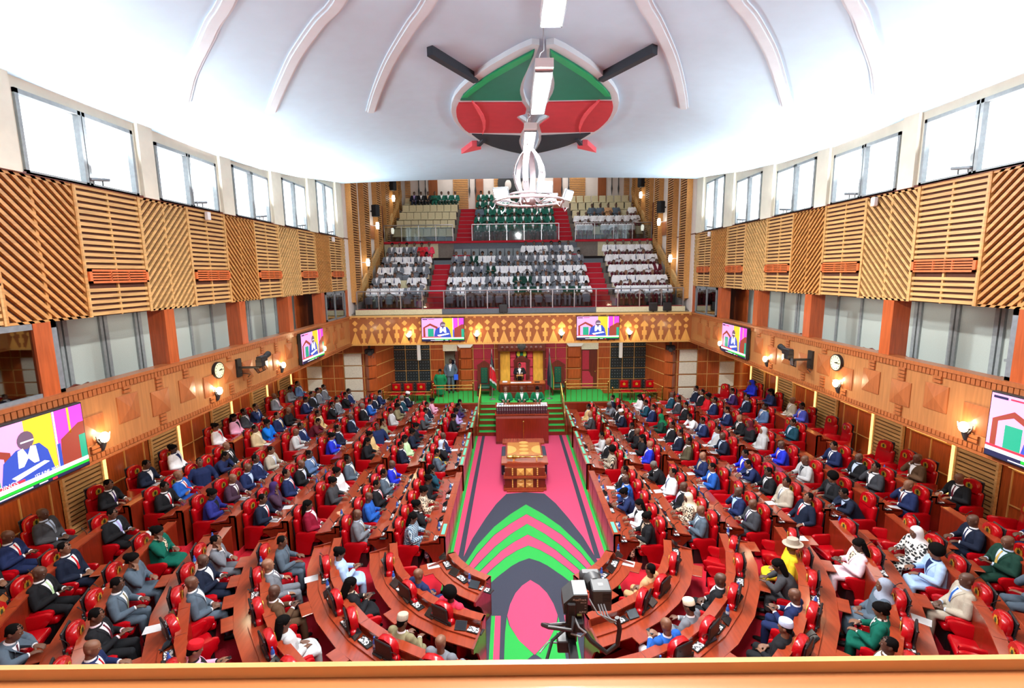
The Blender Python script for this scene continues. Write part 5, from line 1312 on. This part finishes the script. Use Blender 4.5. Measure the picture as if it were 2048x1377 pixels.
# ---- hair and headwear in head coordinates (face towards +y)
def cap_shell(g, zf, zb, n=18):
    mb = MB(); P = [(z, y-.004, a*g+.003, b*g+.003) for z, y, a, b in HEADP[4:]]
    P = [(-.06, -.004, .068*g, .088*g)]+P+[(.117+.012*g, -.012, .010, .012)]
    rings = []
    for z, y, a, b in P:
        r = []
        for j in range(n):
            t = 2*PI*j/n; x_, y_ = a*math.cos(t), y+b*math.sin(t)
            zl = zf+(zb-zf)*(.5-.5*math.sin(t)); k = max(z, zl+(-.0)) if z < .08 else z
            if z < zl: x_, y_ = x_*.955, y+(y_-y)*.955
            r.append(V((x_, y_, max(z, zl-.012))))
        rings.append(r)
    mb.loft(rings); return mb
HM = {}
HM['m'] = cap_shell(1.01, .066, -.055).mesh('hair', [HAIR], True, 80)
HM['g'] = cap_shell(1.03, .062, -.055).mesh('hair', [HAIRG], True, 80)
mb = cap_shell(1.16, .055, -.085); mb.sph((0, -.085, .06), (.07, .06, .06), 12, 8); HM['w'] = mb.mesh('hair', [HAIR], True, 80)
mb = cap_shell(1.12, .06, -.09)
mb.loft([ell(V((0, y, z)), V((1, 0, 0)), V((0, 1, 0)), a, b, 14, 2.4) for z, y, a, b in ((.06, -.05, .085, .06), (-.02, -.06, .094, .06), (-.10, -.07, .10, .055), (-.18, -.08, .105, .045), (-.23, -.085, .09, .03))]); HM['l'] = mb.mesh('hair', [HAIR], True, 80)
mb = MB(); mb.sph((0, -.03, .045), (.135, .125, .125), 20, 14); HM['a'] = mb.mesh('hair', [HAIR], True, 80)
mb = MB(); mb.loft([ell(V((0, y, z)), V((1, 0, 0)), V((0, 1, 0)), a, b, 20, 2.2) for z, y, a, b in ((-.30, -.02, .21, .15), (-.22, -.01, .19, .14), (-.15, .0, .12, .115), (-.11, -.005, .092, .085), (-.06, -.022, .091, .088), (0, -.028, .094, .092), (.05, -.022, .094, .098), (.09, -.018, .08, .09), (.12, -.015, .052, .06), (.135, -.015, .015, .02))]); HM['h'] = mb.mesh('headscarf', [CLOTH], True, 80)
mb = MB(); mb.loft([ell(V((0, -.006, z)), V((1, 0, 0)), V((0, 1, 0)), a, b, 20, 2) for z, a, b in ((.045, .083, .104), (.05, .084, .105), (.12, .078, .098), (.13, .07, .09), (.134, .04, .05))]); HM['c'] = mb.mesh('cap', [CLOTH], True, 50)
mb = MB(); mb.loft([ell(V((0, -.006, z)), V((1, 0, 0)), V((0, 1, 0)), a, b, 22, 2) for z, a, b in ((.045, .17, .18), (.055, .175, .185), (.06, .10, .12), (.10, .092, .112), (.16, .085, .10), (.165, .06, .07), (.16, .02, .02))]); HM['H'] = mb.mesh('hat', [CLOTH], True, 50)
HEADN = dict(m='', b='bald ', B='bald ', g='grey-haired ', w='', l='long-haired ', a='curly-haired ')
PN = [0]
def person(loc, rz, typ, jc, sc, tc, pose, label, group, scale=1, skin=None, robe=False, lower=None, noleg=False, headrot=0):
    D = POSE[pose]; h = typ.split(':')[0]; hc = typ.split(':')[1] if ':' in typ else None
    PN[0] += 1; i = PN[0]
    o = link('person', D['body']); o.location = loc; o.rotation_euler = (0, 0, rz); o.scale = scale if isinstance(scale, tuple) else (scale,)*3
    tag(o, label, 'person', group)
    sk = SKIN[3] if h == 'B' else SKIN[(i*7) % 3] if skin is None else skin
    o.color = lin(sk)
    male = h in 'mbBgc'
    vneck = sc != jc
    j = dress(link('jacket', D['coat'] if vneck else D['jacket'], o), jc)
    if vneck: dress(link('shirt', D['shirt'], o), sc)
    if tc != '-': dress(link('tie', D['tie'], o), tc)
    lo = lower or (jc if jc not in ('beige', 'white', 'sand', 'tan') or not male else jc)
    if not lower and typ in ('w', 'a') and sc in PATT and jc != 'emerald': lo = sc
    if jc == 'royal' and sc == 'sky': lo = 'sky'
    if jc == 'blue' and pose == 'p' and h == 'b' and False: lo = 'white'
    if not noleg:
        dress(link('trousers' if male else 'skirt', D['trousers'] if male else D['skirt'], o), lo)
        link('shoes', D['shoes'], o)
    if h in ('b', 'B'): return o
    q = link({'h': 'headscarf', 'c': 'cap', 'H': 'hat'}.get(h, 'hair'), HM['m' if h in 'm' else h], o); q.matrix_local = D['head']
    if hc: dress(q, hc)
    elif h == 'H': dress(q, 'stone')
    if h in 'cH':
        q2 = link('hair', HM['m'], o); q2.matrix_local = D['head']
    return o
def describe(typ, jc, sc, tc):
    h = typ.split(':')[0]; c = typ.split(':')[1] if ':' in typ else None
    pre = HEADN.get(h, '')
    if h == 'h': return 'person in %s headscarf and %s' % (cn(c), cn(jc))
    if h == 'c': return 'person in %s cap and %s jacket' % (cn(c), cn(jc))
    if h == 'H': return 'person in %s hat and %s' % (cn(c), cn(jc))
    if tc != '-': return '%sperson in %s suit and %s tie' % (pre, cn(jc), cn(tc))
    if sc != jc: return '%sperson in %s jacket, %s top' % (pre, cn(jc), cn(sc))
    return '%sperson in %s outfit' % (pre, cn(jc))
TABLE = """
L 1 A 19.74 w black black - d
L 1 A 20.59 w lilac lilac - d
L 1 A 21.44 m purple purple - d
L 1 A 22.12 m dgrey white - d
L 1 B 15.63 m slate yellow yellow p
L 1 B 16.5 h:pale black white - f
L 1 B 17.36 b navy white - l
L 1 C 11.25 l plaid plaid - d
L 1 C 11.93 w black white - f
L 1 C 12.76 w floral floral - d
L 1 C 13.53 w black black - d
L 1 C 14.29 l teal teal - f
L 1 D 42.9 b navy navy - l
L 1 D 60.0 a pinkr pinkr - l
L 2 A 19.52 h:red dgrey dgrey - d
L 2 A 20.2 m slate white - d
L 2 A 21.21 m dnavy white - l
L 2 A 21.89 w pink pink - d
L 2 B 16.02 m dnavy white - l
L 2 B 16.7 l mint mint - l
L 2 B 17.41 w dnavy dnavy - d
L 2 B 18.09 w black purple - d
L 2 C 11.15 b grey pale gold p
L 2 C 12.09 b blue blue - p
L 2 C 12.85 m black pinkw red p
L 2 C 13.62 m slate white - p
L 2 C 14.3 b royal white gold d
L 2 D 21.3 w sky sky - p
L 2 D 36.9 l black floral - p
L 2 D 58.0 c:stone khaki white - d
L 2 D 69.4 b grey grey - l
L 3 A 19.76 m lgrey white - l
L 3 A 20.44 w khaki khaki - d
L 3 A 21.12 m dnavy white - l
L 3 A 21.82 g teal white purple l
L 3 A 22.5 c:white dnavy white - d
L 3 B 16.04 l black black - d
L 3 B 16.72 w sand sand - l
L 3 B 17.57 m navy navy - t
L 3 B 18.25 m khaki khaki - f
L 3 C 11.4 l wine white - l
L 3 C 12.77 w dgrey dgrey - d
L 3 C 13.45 w white white - l
L 3 C 14.37 m slate white cream l
L 3 D 14.3 m slate slate grey d
L 3 D 22.8 B grey white plum s
L 3 D 32.7 b brown white - p
L 3 D 42.4 l lgrey lgrey - l
L 4 A 20.0 g black white - l
L 4 A 20.7 m blue white - d
L 4 A 21.48 b dnavy white - d
L 4 A 22.32 m navy white purple d
L 4 B 16.16 w royal sky - d
L 4 B 17.05 m dnavy white navy l
L 4 B 18.45 b dnavy pale - l
L 4 C 11.44 m dnavy white red d
L 4 C 12.12 h:purple plum plum - f
L 4 C 12.99 m navy white red l
L 4 C 13.67 b black white sky d
L 4 C 14.45 m steel white navy p
L 4 D 13.3 m grey white grey f
L 4 D 19.4 b dnavy white - p
L 4 D 25.4 b slate white - l
L 4 D 41.5 c:red pink black - p
L 5 A 19.73 m black pale - f
L 5 A 20.54 m grey white purple l
L 5 A 21.39 m black pink red f
L 5 A 22.07 m navy white blue l
L 5 B 16.19 b lgrey white red d
L 5 B 16.87 m navy white blue l
L 5 B 17.55 m maroon maroon - o
L 5 B 18.45 m sand cream brown l
L 5 C 11.45 w indigo black - d
L 5 C 12.35 b plum white brown d
L 5 C 13.09 b navy pale - d
L 5 C 13.77 m navy pale navy l
L 5 C 14.45 m stone white sky d
L 5 D 10.2 w emerald floral - f
L 5 D 17.5 w slate slate - f
L 5 D 23.3 m slate white khaki d
L 5 D 29.4 m black pinkw maroon p
L 5 D 35.4 b navy white red d
L 6 A 20.05 m navy white blue d
L 6 A 20.97 m black pale - l
L 6 A 21.65 m grey white blue l
L 6 A 22.33 m grey white charcoal l
L 6 B 16.16 m beige cream cream l
L 6 B 16.84 w azure azure - f
L 6 B 17.74 m navy white gold l
L 6 B 18.42 b black black - d
L 6 C 11.57 m black white red d
L 6 C 12.26 b blue white red a
L 6 C 13.09 m navy navy - t
L 6 C 13.77 m navy navy - o
L 6 C 14.45 b black white black l
L 6 D 5.6 m black pale lilac p
L 6 D 14.0 m dnavy white red l
L 6 D 19.1 b black white mint p
L 6 D 29.0 m slate white maroon o
L 7 A 20.13 b grey white pink l
L 7 A 21.39 m grey grey - d
L 7 A 22.5 m steel white - s
L 7 B 16.01 w white red - l
L 7 B 17.09 l pink black - l
L 7 B 17.77 m charcoal white purple l
L 7 B 18.45 m navy white blue f
L 7 C 11.4 m black white purple d
L 7 C 12.66 m dnavy white - d
L 7 C 13.91 w white navy - l
L 7 D 6.3 b dgrey pale grey l
L 7 D 11.3 b navy white red p
L 7 D 15.2 m black white maroon l
R 1 A 19.85 B dgrey white - d
R 1 A 21.05 m sand white blue l
R 1 B 15.7 a stripe stripe - p
R 1 B 16.5 B black white - l
R 1 B 17.18 m lgrey lgrey - d
R 1 C 11.15 w black floral - d
R 1 C 11.83 l white black - d
R 1 C 12.61 w navy sky - o
R 1 C 13.34 b blue white - d
R 1 C 14.02 m black white - l
R 1 D 40.7 m tan tan - l
R 2 A 19.61 c:white dnavy white - d
R 2 A 20.29 m black white - f
R 2 A 20.97 g grey grey - o
R 2 A 22.0 m dnavy white - l
R 2 B 15.76 B royal white pink l
R 2 B 16.44 l black black - f
R 2 B 17.12 b black black - f
R 2 B 17.8 m black white - d
R 2 C 11.15 b slate pale grey p
R 2 C 11.83 h:cream floral floral - d
R 2 C 12.51 b black white lilac l
R 2 C 13.42 m white pale navy l
R 2 C 14.1 g black white - o
R 2 D 36.5 b black white - l
R 2 D 51.1 c:cream grey white - d
R 2 D 60.5 b blue white - p
R 3 A 19.81 m navy pale blue l
R 3 A 20.52 m teal white - d
R 3 A 21.53 l white white - d
R 3 B 15.65 m olive white red l
R 3 B 16.5 m dnavy white - l
R 3 B 17.37 m black white - l
R 3 B 18.36 h:green dgreen dgreen - d
R 3 C 11.15 b charcoal white purple p
R 3 C 11.83 b navy sky - f
R 3 C 13.43 m blue white - d
R 3 C 14.3 B navy stone - p
R 3 D 18.2 H:stone yellow yellow - l
R 3 D 25.9 l dgrey dgrey - o
R 3 D 35.9 b navy white - p
R 3 D 45.6 c:pale black black - l
R 4 A 19.53 m black white red l
R 4 A 20.41 m charcoal white red l
R 4 A 21.27 b teal pale - l
R 4 B 15.66 b dnavy pale - d
R 4 B 16.34 m lgrey pale - l
R 4 B 17.42 m navy pale navy d
R 4 B 18.1 m white white - o
R 4 C 11.17 m dnavy white red s
R 4 C 12.04 m stone white grey l
R 4 C 12.72 m black white grey d
R 4 C 13.4 m navy white grey o
R 4 C 14.08 m royal white - d
R 4 D 16.7 l pinkw floral - p
R 4 D 28.2 h:bluegrey slate slate - l
R 4 D 34.5 w emerald mono - d
R 4 D 41.8 m brown white - l
R 5 A 19.72 m navy white - l
R 5 A 20.4 w red red - l
R 5 A 21.08 m black white pink l
R 5 A 21.78 m dnavy white purple l
R 5 B 15.74 h:lgrey lgrey lgrey - l
R 5 B 16.44 h:maroon black black - d
R 5 B 17.19 B black white brown d
R 5 B 18.26 m navy white navy d
R 5 C 11.15 m dnavy pale - o
R 5 C 11.99 a black dgrey - d
R 5 C 13.17 b lgrey black grey d
R 5 C 14.39 b royal white red d
R 5 D 13.0 h:white mono mono - d
R 5 D 18.0 a sky navy - d
R 5 D 24.1 b stone pale blue l
R 6 A 19.52 m dnavy pale - l
R 6 A 20.62 m purple white - d
R 6 B 16.13 m teal pale - p
R 6 B 18.11 m steel white maroon l
R 6 C 11.15 b navy white maroon f
R 6 C 12.23 m charcoal white - f
R 6 C 12.91 b black pale - p
R 6 C 13.87 m navy white navy d
R 6 D 10.1 b dnavy white navy d
R 6 D 15.1 b dgreen pale gold p
R 6 D 20.9 b slate slate - f
R 7 A 19.87 l navy navy - d
R 7 A 21.51 h:royal royal royal - d
R 7 B 17.63 m violet white red d
R 7 B 18.45 b stone white black l
R 7 C 11.17 b black white maroon d
R 7 C 12.44 b brown white - f
R 7 D 10.0 m navy white - d
"""
SEATS = {}
for ln in TABLE.strip().splitlines():
    b, k, seg, pos, typ, jc, sc, tc, po = ln.split()
    SEATS.setdefault((b, int(k), seg), []).append([float(pos), (typ, jc, sc, tc, po)])
def seat_slots(s, b, k, seg):
    """occupied places, then empty chairs wherever a gap in the bench leaves room"""
    occ = SEATS.get((b, k, seg), [])
    if seg == 'D': lo, hi = drange(k); lo += 2; r = rk(k)+1.04; step = math.degrees(.80/r); need = math.degrees(.72/r); hi -= math.degrees(.3/r)
    else: lo, hi = SEGS[seg][0]+.34, SEGS[seg][1]-.36; step = .72; need = .68
    res = [list(q) for q in occ]; p = lo
    while p <= hi+1e-6:
        if all(abs(p-q[0]) >= need for q in res): res.append([p, None]); p += step
        else: p += step*.06
    return sorted(res, key=lambda q: -q[0] if seg != 'D' else q[0])
ndesk = 0; rnd = random.Random(5)
for s, sn in SIDES:
    b = 'L' if s < 0 else 'R'
    for k in range(1, 8):
        n = 0
        for seg in 'ABCD':
            for pos, who in seat_slots(s, b, k, seg):
                n += 1
                lat = rk(k)+(1.04 if seg == 'D' else .89)
                pt = pathpt(s, lat, seg, pos); pt.z = zk(k); f = facing(s, seg, pos)
                where = '%s bank row %s, %s from the podium end' % (sn, NUM[k-1], ORD[n-1] if n <= 18 else 'number %d' % n)
                turn = rnd.uniform(-.12, .12)
                place_chair(pt, f+turn*.6+(0 if who else rnd.uniform(-.35, .35)), 'red leather chair, %s, %s' % ('occupied' if who else 'empty', where))
                if who:
                    typ, jc, sc, tc, po = who
                    tw = s*-.10*(-1)
                    yaw = f+turn+(s*-.12 if seg != 'D' else 0)*(-1 if False else 1)
                    if po == 't': yaw += s*.9
                    dsc = describe(typ, jc, sc, tc)
                    whr = '%s bank row %s, %s from podium' % (sn, NUM[k-1], ORD[n-1] if n <= 18 else 'number %d' % n)
                    pr = person(pt, yaw, typ, jc, sc, tc, po, dsc+', '+whr, 'seated members', (1.10, 1.07, 1.04), lower='white' if (jc == 'blue' and sc == 'white' and seg == 'D') else None)
                    if po == 'p':
                        d = V((-math.sin(yaw), math.cos(yaw), 0)); q = pt+d*.36; put('phone', (q.x, q.y, pt.z+.875), yaw, 'smartphone in hands of person, '+whr)
                fd = dface(k, seg)
                wz = zk(k)+.742; rzz = f
                side = .19/(rk(k)) if seg == 'D' else .19
                def at(l, dpos):
                    return pathpt(s, l, seg, pos+(math.degrees(dpos/rk(k)) if seg == 'D' else dpos))
                q = at(fd+.245, -.13 if seg != 'D' else .13); put('console', (q.x, q.y, wz), f, 'grey microphone console on desk, '+where)
                if rnd.random() < (.9 if seg in 'CD' else .55):
                    q = at(fd+.27, .14 if seg != 'D' else -.14); put('tablet', (q.x, q.y, wz+.02), f+rnd.uniform(-.3, .3), 'dark tablet tilted on desk, '+where)
                if rnd.random() < .30:
                    q = at(fd+.24, .30 if seg != 'D' else -.29); put('bottle', (q.x, q.y, wz), f, 'blue water bottle on desk, '+where)
                if seg == 'D' and rnd.random() < .5:
                    q = at(fd+.70, 0); tr = tag(MB().rbox(-.2, .2, -.10, .10, -.012, .012, .006, 1).build('pull_out_tray', M['deskt']), 'pulled-out wooden tray of the desk, '+where, 'tray', 'pull-out trays of the curved desks')
                    tr.location = (q.x, q.y, zk(k)+.70); tr.rotation_euler = (0, 0, f)
                if rnd.random() < .2:
                    q = at(fd+.50, -.05); put('paper', (q.x, q.y, zk(k)+.7105), f+rnd.uniform(-.25, .25), 'white paper on desk, '+where)
# ---- officers and officials on the stage
sp = person((-.03, 24.35, 1.0), PI, 'm', 'black', 'white', '-', 'r', 'person in black and gold robe with white neck bands standing at the central desk', 'people on the stage', 1.0)
mb = MB()
for s in (-1, 1): mb.tube([(s*.10, .105, 1.36), (s*.12, .15, 1.15), (s*.13, .145, .95)], [.022, .026, .024], 6)
mb.build('gold_trim', M['gold'], sp, True)
for i, (x, t_) in enumerate(((-.72, 'b'), (.02, 'b'), (.74, 'w'))):
    person((x, 21.62, .75), PI, t_, 'green', 'white', '-', 'd', 'clerk in green robe with white front, %s of three at the clerks\' table' % ('left', 'middle', 'right')[i], 'people on the stage', 1.0)
    tag(MB().rbox(x-.2, x+.2, 21.5, 21.9, .75, 1.21, .03, 1).build('clerk_stool', M['dkwood']), 'low seat under the %s clerk at the clerks\' table' % ('left', 'middle', 'right')[i], 'stool')
person((-4.12, 24.15, .75), PI, 'w', 'green', 'green', '-', 'u', 'guard in dark green uniform jacket standing beside the brass railing', 'people on the stage', 1.0)
pr = person((-3.68, 25.0, 1.0), PI, 'm', 'slate', 'white', 'pale', 'u', 'person in blue-grey suit holding a blue folder, standing by the left door', 'people on the stage', 1.08)
person((-3.5, 25.95, 1.0), PI, 'm', 'dnavy', 'white', 'black', 'u', 'person in dark suit standing in the left doorway behind another', 'people on the stage', 1.12)
tag(MB().rbox(-3.5, -3.28, 24.83, 24.86, 1.72, 2.02, .004, 1).build('folder', mat('blue_folder', (40, 90, 220), r=.5)), 'blue folder held by the person at the left door', 'folder')
bpy.data.objects['folder'].location.x -= .68 if False else 0
# ================================================================== GALLERY SEATS AND VISITORS
def gallery_seat(m_):
    c = thing('gallery_seat', '', 'seat')
    MB().rbox(-.215, .215, -.24, -.17, .36, .86, .025, 2).build('backrest', m_, c)
    MB().rbox(-.20, .20, -.18, .20, .36, .44, .03, 2).build('cushion', m_, c)
    MB().box(-.20, .20, -.20, -.14, 0, .4).build('support', M['dgreyp'], c); return c
GS = {'c': gallery_seat(M['seatc']), 'g': gallery_seat(M['seatg'])}; gu = set()
def gseat(kind, loc, label, grp):
    p = GS[kind]
    if kind not in gu:
        gu.add(kind); p.location = loc; p.rotation_euler = (0, 0, PI); p['label'] = label; p['group'] = grp; return
    dup(p, loc, PI, label, grp)
OUT = {'W': ('white', 'white', 'navy', 'white shirt with dark tie'), 'V': ('grey', 'white', 'navy', 'grey vest over white shirt'), 'G': ('grey', 'white', '-', 'grey sweater'), 'D': ('dgreen', 'white', '-', 'dark green sweater'), 'N': ('white', 'white', '-', 'white shirt'),
       'M': ('maroon', 'white', '-', 'maroon sweater'), 'R': ('red', 'red', '-', 'red top'), 'P': ('pinkr', 'mono', '-', 'pink jacket'), 'T': ('emerald', 'white', '-', 'green tracksuit with white trim'), 'K': ('dnavy', 'lilac', '-', 'dark suit'), 'B': ('black', 'white', '-', 'black suit'), 'O': ('black', 'tan', '-', 'dark jacket with orange scarf'),
       'E': ('emerald', 'emerald', '-', 'bright green outfit'), 'S': ('slate', 'slate', '-', 'grey-blue top'), 'A': ('tan', 'tan', '-', 'orange-brown top'), 'H': ('white', 'white', '-', 'white headscarf and shirt')}
def px2x(px, Y, z):   # horizontal place of a picture column on the seat row at depth Y
    return CX+(px-1031)/960.2*Y+(z-CH)*-.0129*0
CROWD = [[], [], [], []]
_low = {}
def lowres(me):
    if me.name not in _low:
        o = link('t', me); d = o.modifiers.new('d', 'DECIMATE'); d.ratio = .12 if len(me.polygons) > 2000 else .6
        q = bpy.data.meshes.new_from_object(o.evaluated_get(bpy.context.evaluated_depsgraph_get())); bpy.data.objects.remove(o)
        _low[me.name] = ([v.co.copy() for v in q.vertices], [tuple(p.vertices) for p in q.polygons]); bpy.data.meshes.remove(q)
    return _low[me.name]
def crowd(loc, rz, typ, jc, sc, tc, pose, lower):
    D = POSE['a' if pose == 'a' else 'l']; h = typ.split(':')[0]; PN[0] += 1
    T = Matrix.Translation(loc) @ Matrix.Rotation(rz, 4, 'Z') @ Matrix.Scale(.93, 4)
    L = [(D['body'], T, mat('visitor_skin', (96, 66, 52), r=.5))]
    vm = lambda c: mat('visitor_'+c, CL.get(c, (120, 120, 120)), r=.85)
    L.append((D['coat'] if sc != jc else D['jacket'], T, vm(jc)))
    if sc != jc: L.append((D['shirt'], T, vm(sc)))
    if tc != '-': L.append((D['tie'], T, vm(tc)))
    L.append((D['trousers'], T, vm(lower)))
    if h != 'b': L.append((HM[h], T @ D['head'], HAIR))
    for me, M_, m_ in L:
        vs, fs = lowres(me); b = len(CROWD[0]); CROWD[0] += [tuple(M_ @ v) for v in vs]; CROWD[1] += [tuple(i+b for i in f) for f in fs]
        if m_ not in CROWD[3]: CROWD[3].append(m_)
        CROWD[2] += [CROWD[3].index(m_)]*len(fs)
def grow(block, r, Y, z, xs, types, kind, lower, hairs, seatname, far=False):
    # xs: seat centres; types: one letter per seat ('.' leaves the seat empty)
    for i, (x, tp) in enumerate(zip(xs, types)):
        lab = '%s block, row %s, %s from left' % (block, NUM[r], ORD[i])
        gseat(kind, (x, Y, z), '%s, %s, %s' % (seatname, 'empty' if tp == '.' else 'occupied', lab), seatname+'s, '+block+' block')
        if tp != '.':
            jc, sc, tc, ds = OUT[tp]
            t_ = 'h:white' if tp == 'H' else hairs[(i*3+r) % len(hairs)]
            po = 'llalpl'[(i*5+r*3) % 6]
            if far:
                crowd((x, Y, z), PI+((i*37+r*11) % 7-3)*.04, t_, jc, sc, tc, po, lower if tp in 'WVGDNMHT' else jc); continue
            person((x, Y, z), PI+((i*37+r*11) % 7-3)*.04, t_, jc, sc, tc, po, 'pupil in %s, %s' % (ds, lab) if tp in 'WVGDNMHT' else 'visitor in %s, %s' % (ds, lab), 'visitors in the '+block+' block', .93, lower=lower if tp in 'WVGDNMHT' else None)
def spread(a, b, n): return [a+(b-a)*i/(n-1) for i in range(n)]
LL = ['WWWWVG', 'GWW.WW', 'WWGHGG', 'GWWWGW', 'GWGVRP']
for r, (Y, z) in enumerate(GT1):
    grow('lower gallery left', r, Y+.42, z, spread(-7.25+.06*r, -4.95, 6), LL[r], 'c', 'grey', ['w', 'm', 'w', 'm'], 'cream gallery seat', r == 4)
CC = ['GWVGVVVDDDGGDDW', 'WWWWVWWDDGWGWVW', 'GGGVDWWWWVVVWWW', 'VGDWWGGGGGWGWGV', '.......W.WWVV.W']
CC = ['GWVGVVVDDDGGDDW', 'WWWWVWWDDGWGWVW', 'GGGVDWWWWVVVWWW', 'VGDWWGGGGGWGWGV', '........WWWVVW.']
for r, (Y, z) in enumerate(GT1):
    grow('lower gallery middle', r, Y+.42, z, spread(-3.35, 3.25, 15), CC[r], 'g', 'grey', ['w', 'm', 'w', 'm', 'm'], 'grey gallery seat', r == 4)
RR = ['WWNWNW', 'NWWNNN', 'NNNNWM', 'NWNWWN', 'WWNNWN']
for r, (Y, z) in enumerate(GT1):
    grow('lower gallery right', r, Y+.42, z, spread(4.95, 7.2, 6), RR[r], 'c', 'maroon', ['m', 'b', 'm'], 'cream gallery seat', r == 4)
UL = ['........', '........', '........', '........', '.KBOETTT']
for r, (Y, z) in enumerate(GT2):
    grow('upper gallery left', r, Y+.4, z, spread(-7.2, -4.05, 8), UL[r], 'c', 'dgreen', ['m', 'm', 'w'], 'cream gallery seat', True)
UM = ['TTTTTTTTT', 'TTTTTTTTT', 'STTTTTTTT', 'TTTTTTT.T', 'TT.TTSTT.']
for r, (Y, z) in enumerate(GT2):
    grow('upper gallery middle', r, Y+.4, z, spread(-2.35, 2.0, 9), UM[r], 'g', 'dgreen', ['w', 'm'], 'grey gallery seat', True)
UR = ['NN.NNNN.', 'NNNNNNNN', '..SSAS.N', '........', '........']
for r, (Y, z) in enumerate(GT2):
    grow('upper gallery right', r, Y+.4, z, spread(3.7, 7.2, 8), UR[r], 'c', 'maroon', ['m', 'b', 'm'], 'cream gallery seat', True)
cm = bpy.data.meshes.new('seated_visitors'); cm.from_pydata(CROWD[0], [], CROWD[1])
for m_ in CROWD[3]: cm.materials.append(m_)
cm.polygons.foreach_set('material_index', CROWD[2]); cm.polygons.foreach_set('use_smooth', [True]*len(CROWD[1]))
q = tag(link('seated_visitors', cm), 'distant visitors seated in the upper gallery and the last row of the lower gallery', 'crowd'); q['kind'] = 'stuff'
# unused originals never stay at the origin
for k, p in PROTO.items():
    if k not in _used:
        for c in list(p.children): bpy.data.objects.remove(c)
        bpy.data.objects.remove(p)
# ================================================================== LIGHT
def area(name, loc, rot, sx, sy, e, col=(1, 1, 1), spread=180):
    l = bpy.data.lights.new(name, 'AREA'); l.shape = 'RECTANGLE'; l.size = sx; l.size_y = sy; l.energy = e; l.color = col; l.spread = rad(spread)
    o = bpy.data.objects.new(name, l); COL.objects.link(o); o.location = loc; o.rotation_euler = rot; return o
for y0, y1 in ((1.2, 3.4), (4.9, 7.1), (8.55, 10.75), (11.95, 14.05)):
    area('fixture_light', (.2, (y0+y1)/2, 10.58), (0, 0, 0), .25, 2.0, FIX_W, (1, .98, .95))
for x, y, z, d in ((-.6, 12.2, 9.2, (-.2, -.7, -.75)), (.5, 11.9, 9.3, (.1, -.8, -.6)), (1.2, 12.5, 9.2, (.8, -.5, -.6)), (-.6, 13.4, 9.2, (-.4, .7, -.7)), (.7, 13.5, 9.2, (.4, .7, -.7))):
    area('flood_light', (x, y, z), V(d).to_track_quat('-Z', 'Y').to_euler(), .35, .25, FLOOD_W, (.95, .98, 1), 150)
for y in (25, 29, 32.5): area('gallery_light', (0, y, 14.3), (0, 0, 0), 10, .6, GAL_W, (1, .96, .92))
for s in (-1, 1):
    for y in (6.5, 12, 17.5): area('corridor_light', (s*8.9, y, 6.5), (0, 0, 0), .4, 4, 12, (1, .97, .9))
    for y in (8, 13.5, 19):
        area('soffit_fill', (s*9.6, y, 4.0), (0, -s*.25, 0), .8, 4.5, SOF_W, (1, .92, .8))  # unseen light with no fitting, added to brighten the outer rows and lower wall
area('stage_fill', (0, 23.6, 3.98), (.25, 0, 0), 12, .8, STG_W, (1, .95, .86))  # two unseen strips with no fitting, added under the gallery to brighten the stage
area('stage_fill', (0, 22.75, 3.98), (.0, 0, 0), 13, .3, STG_W*.4, (1, .95, .86))
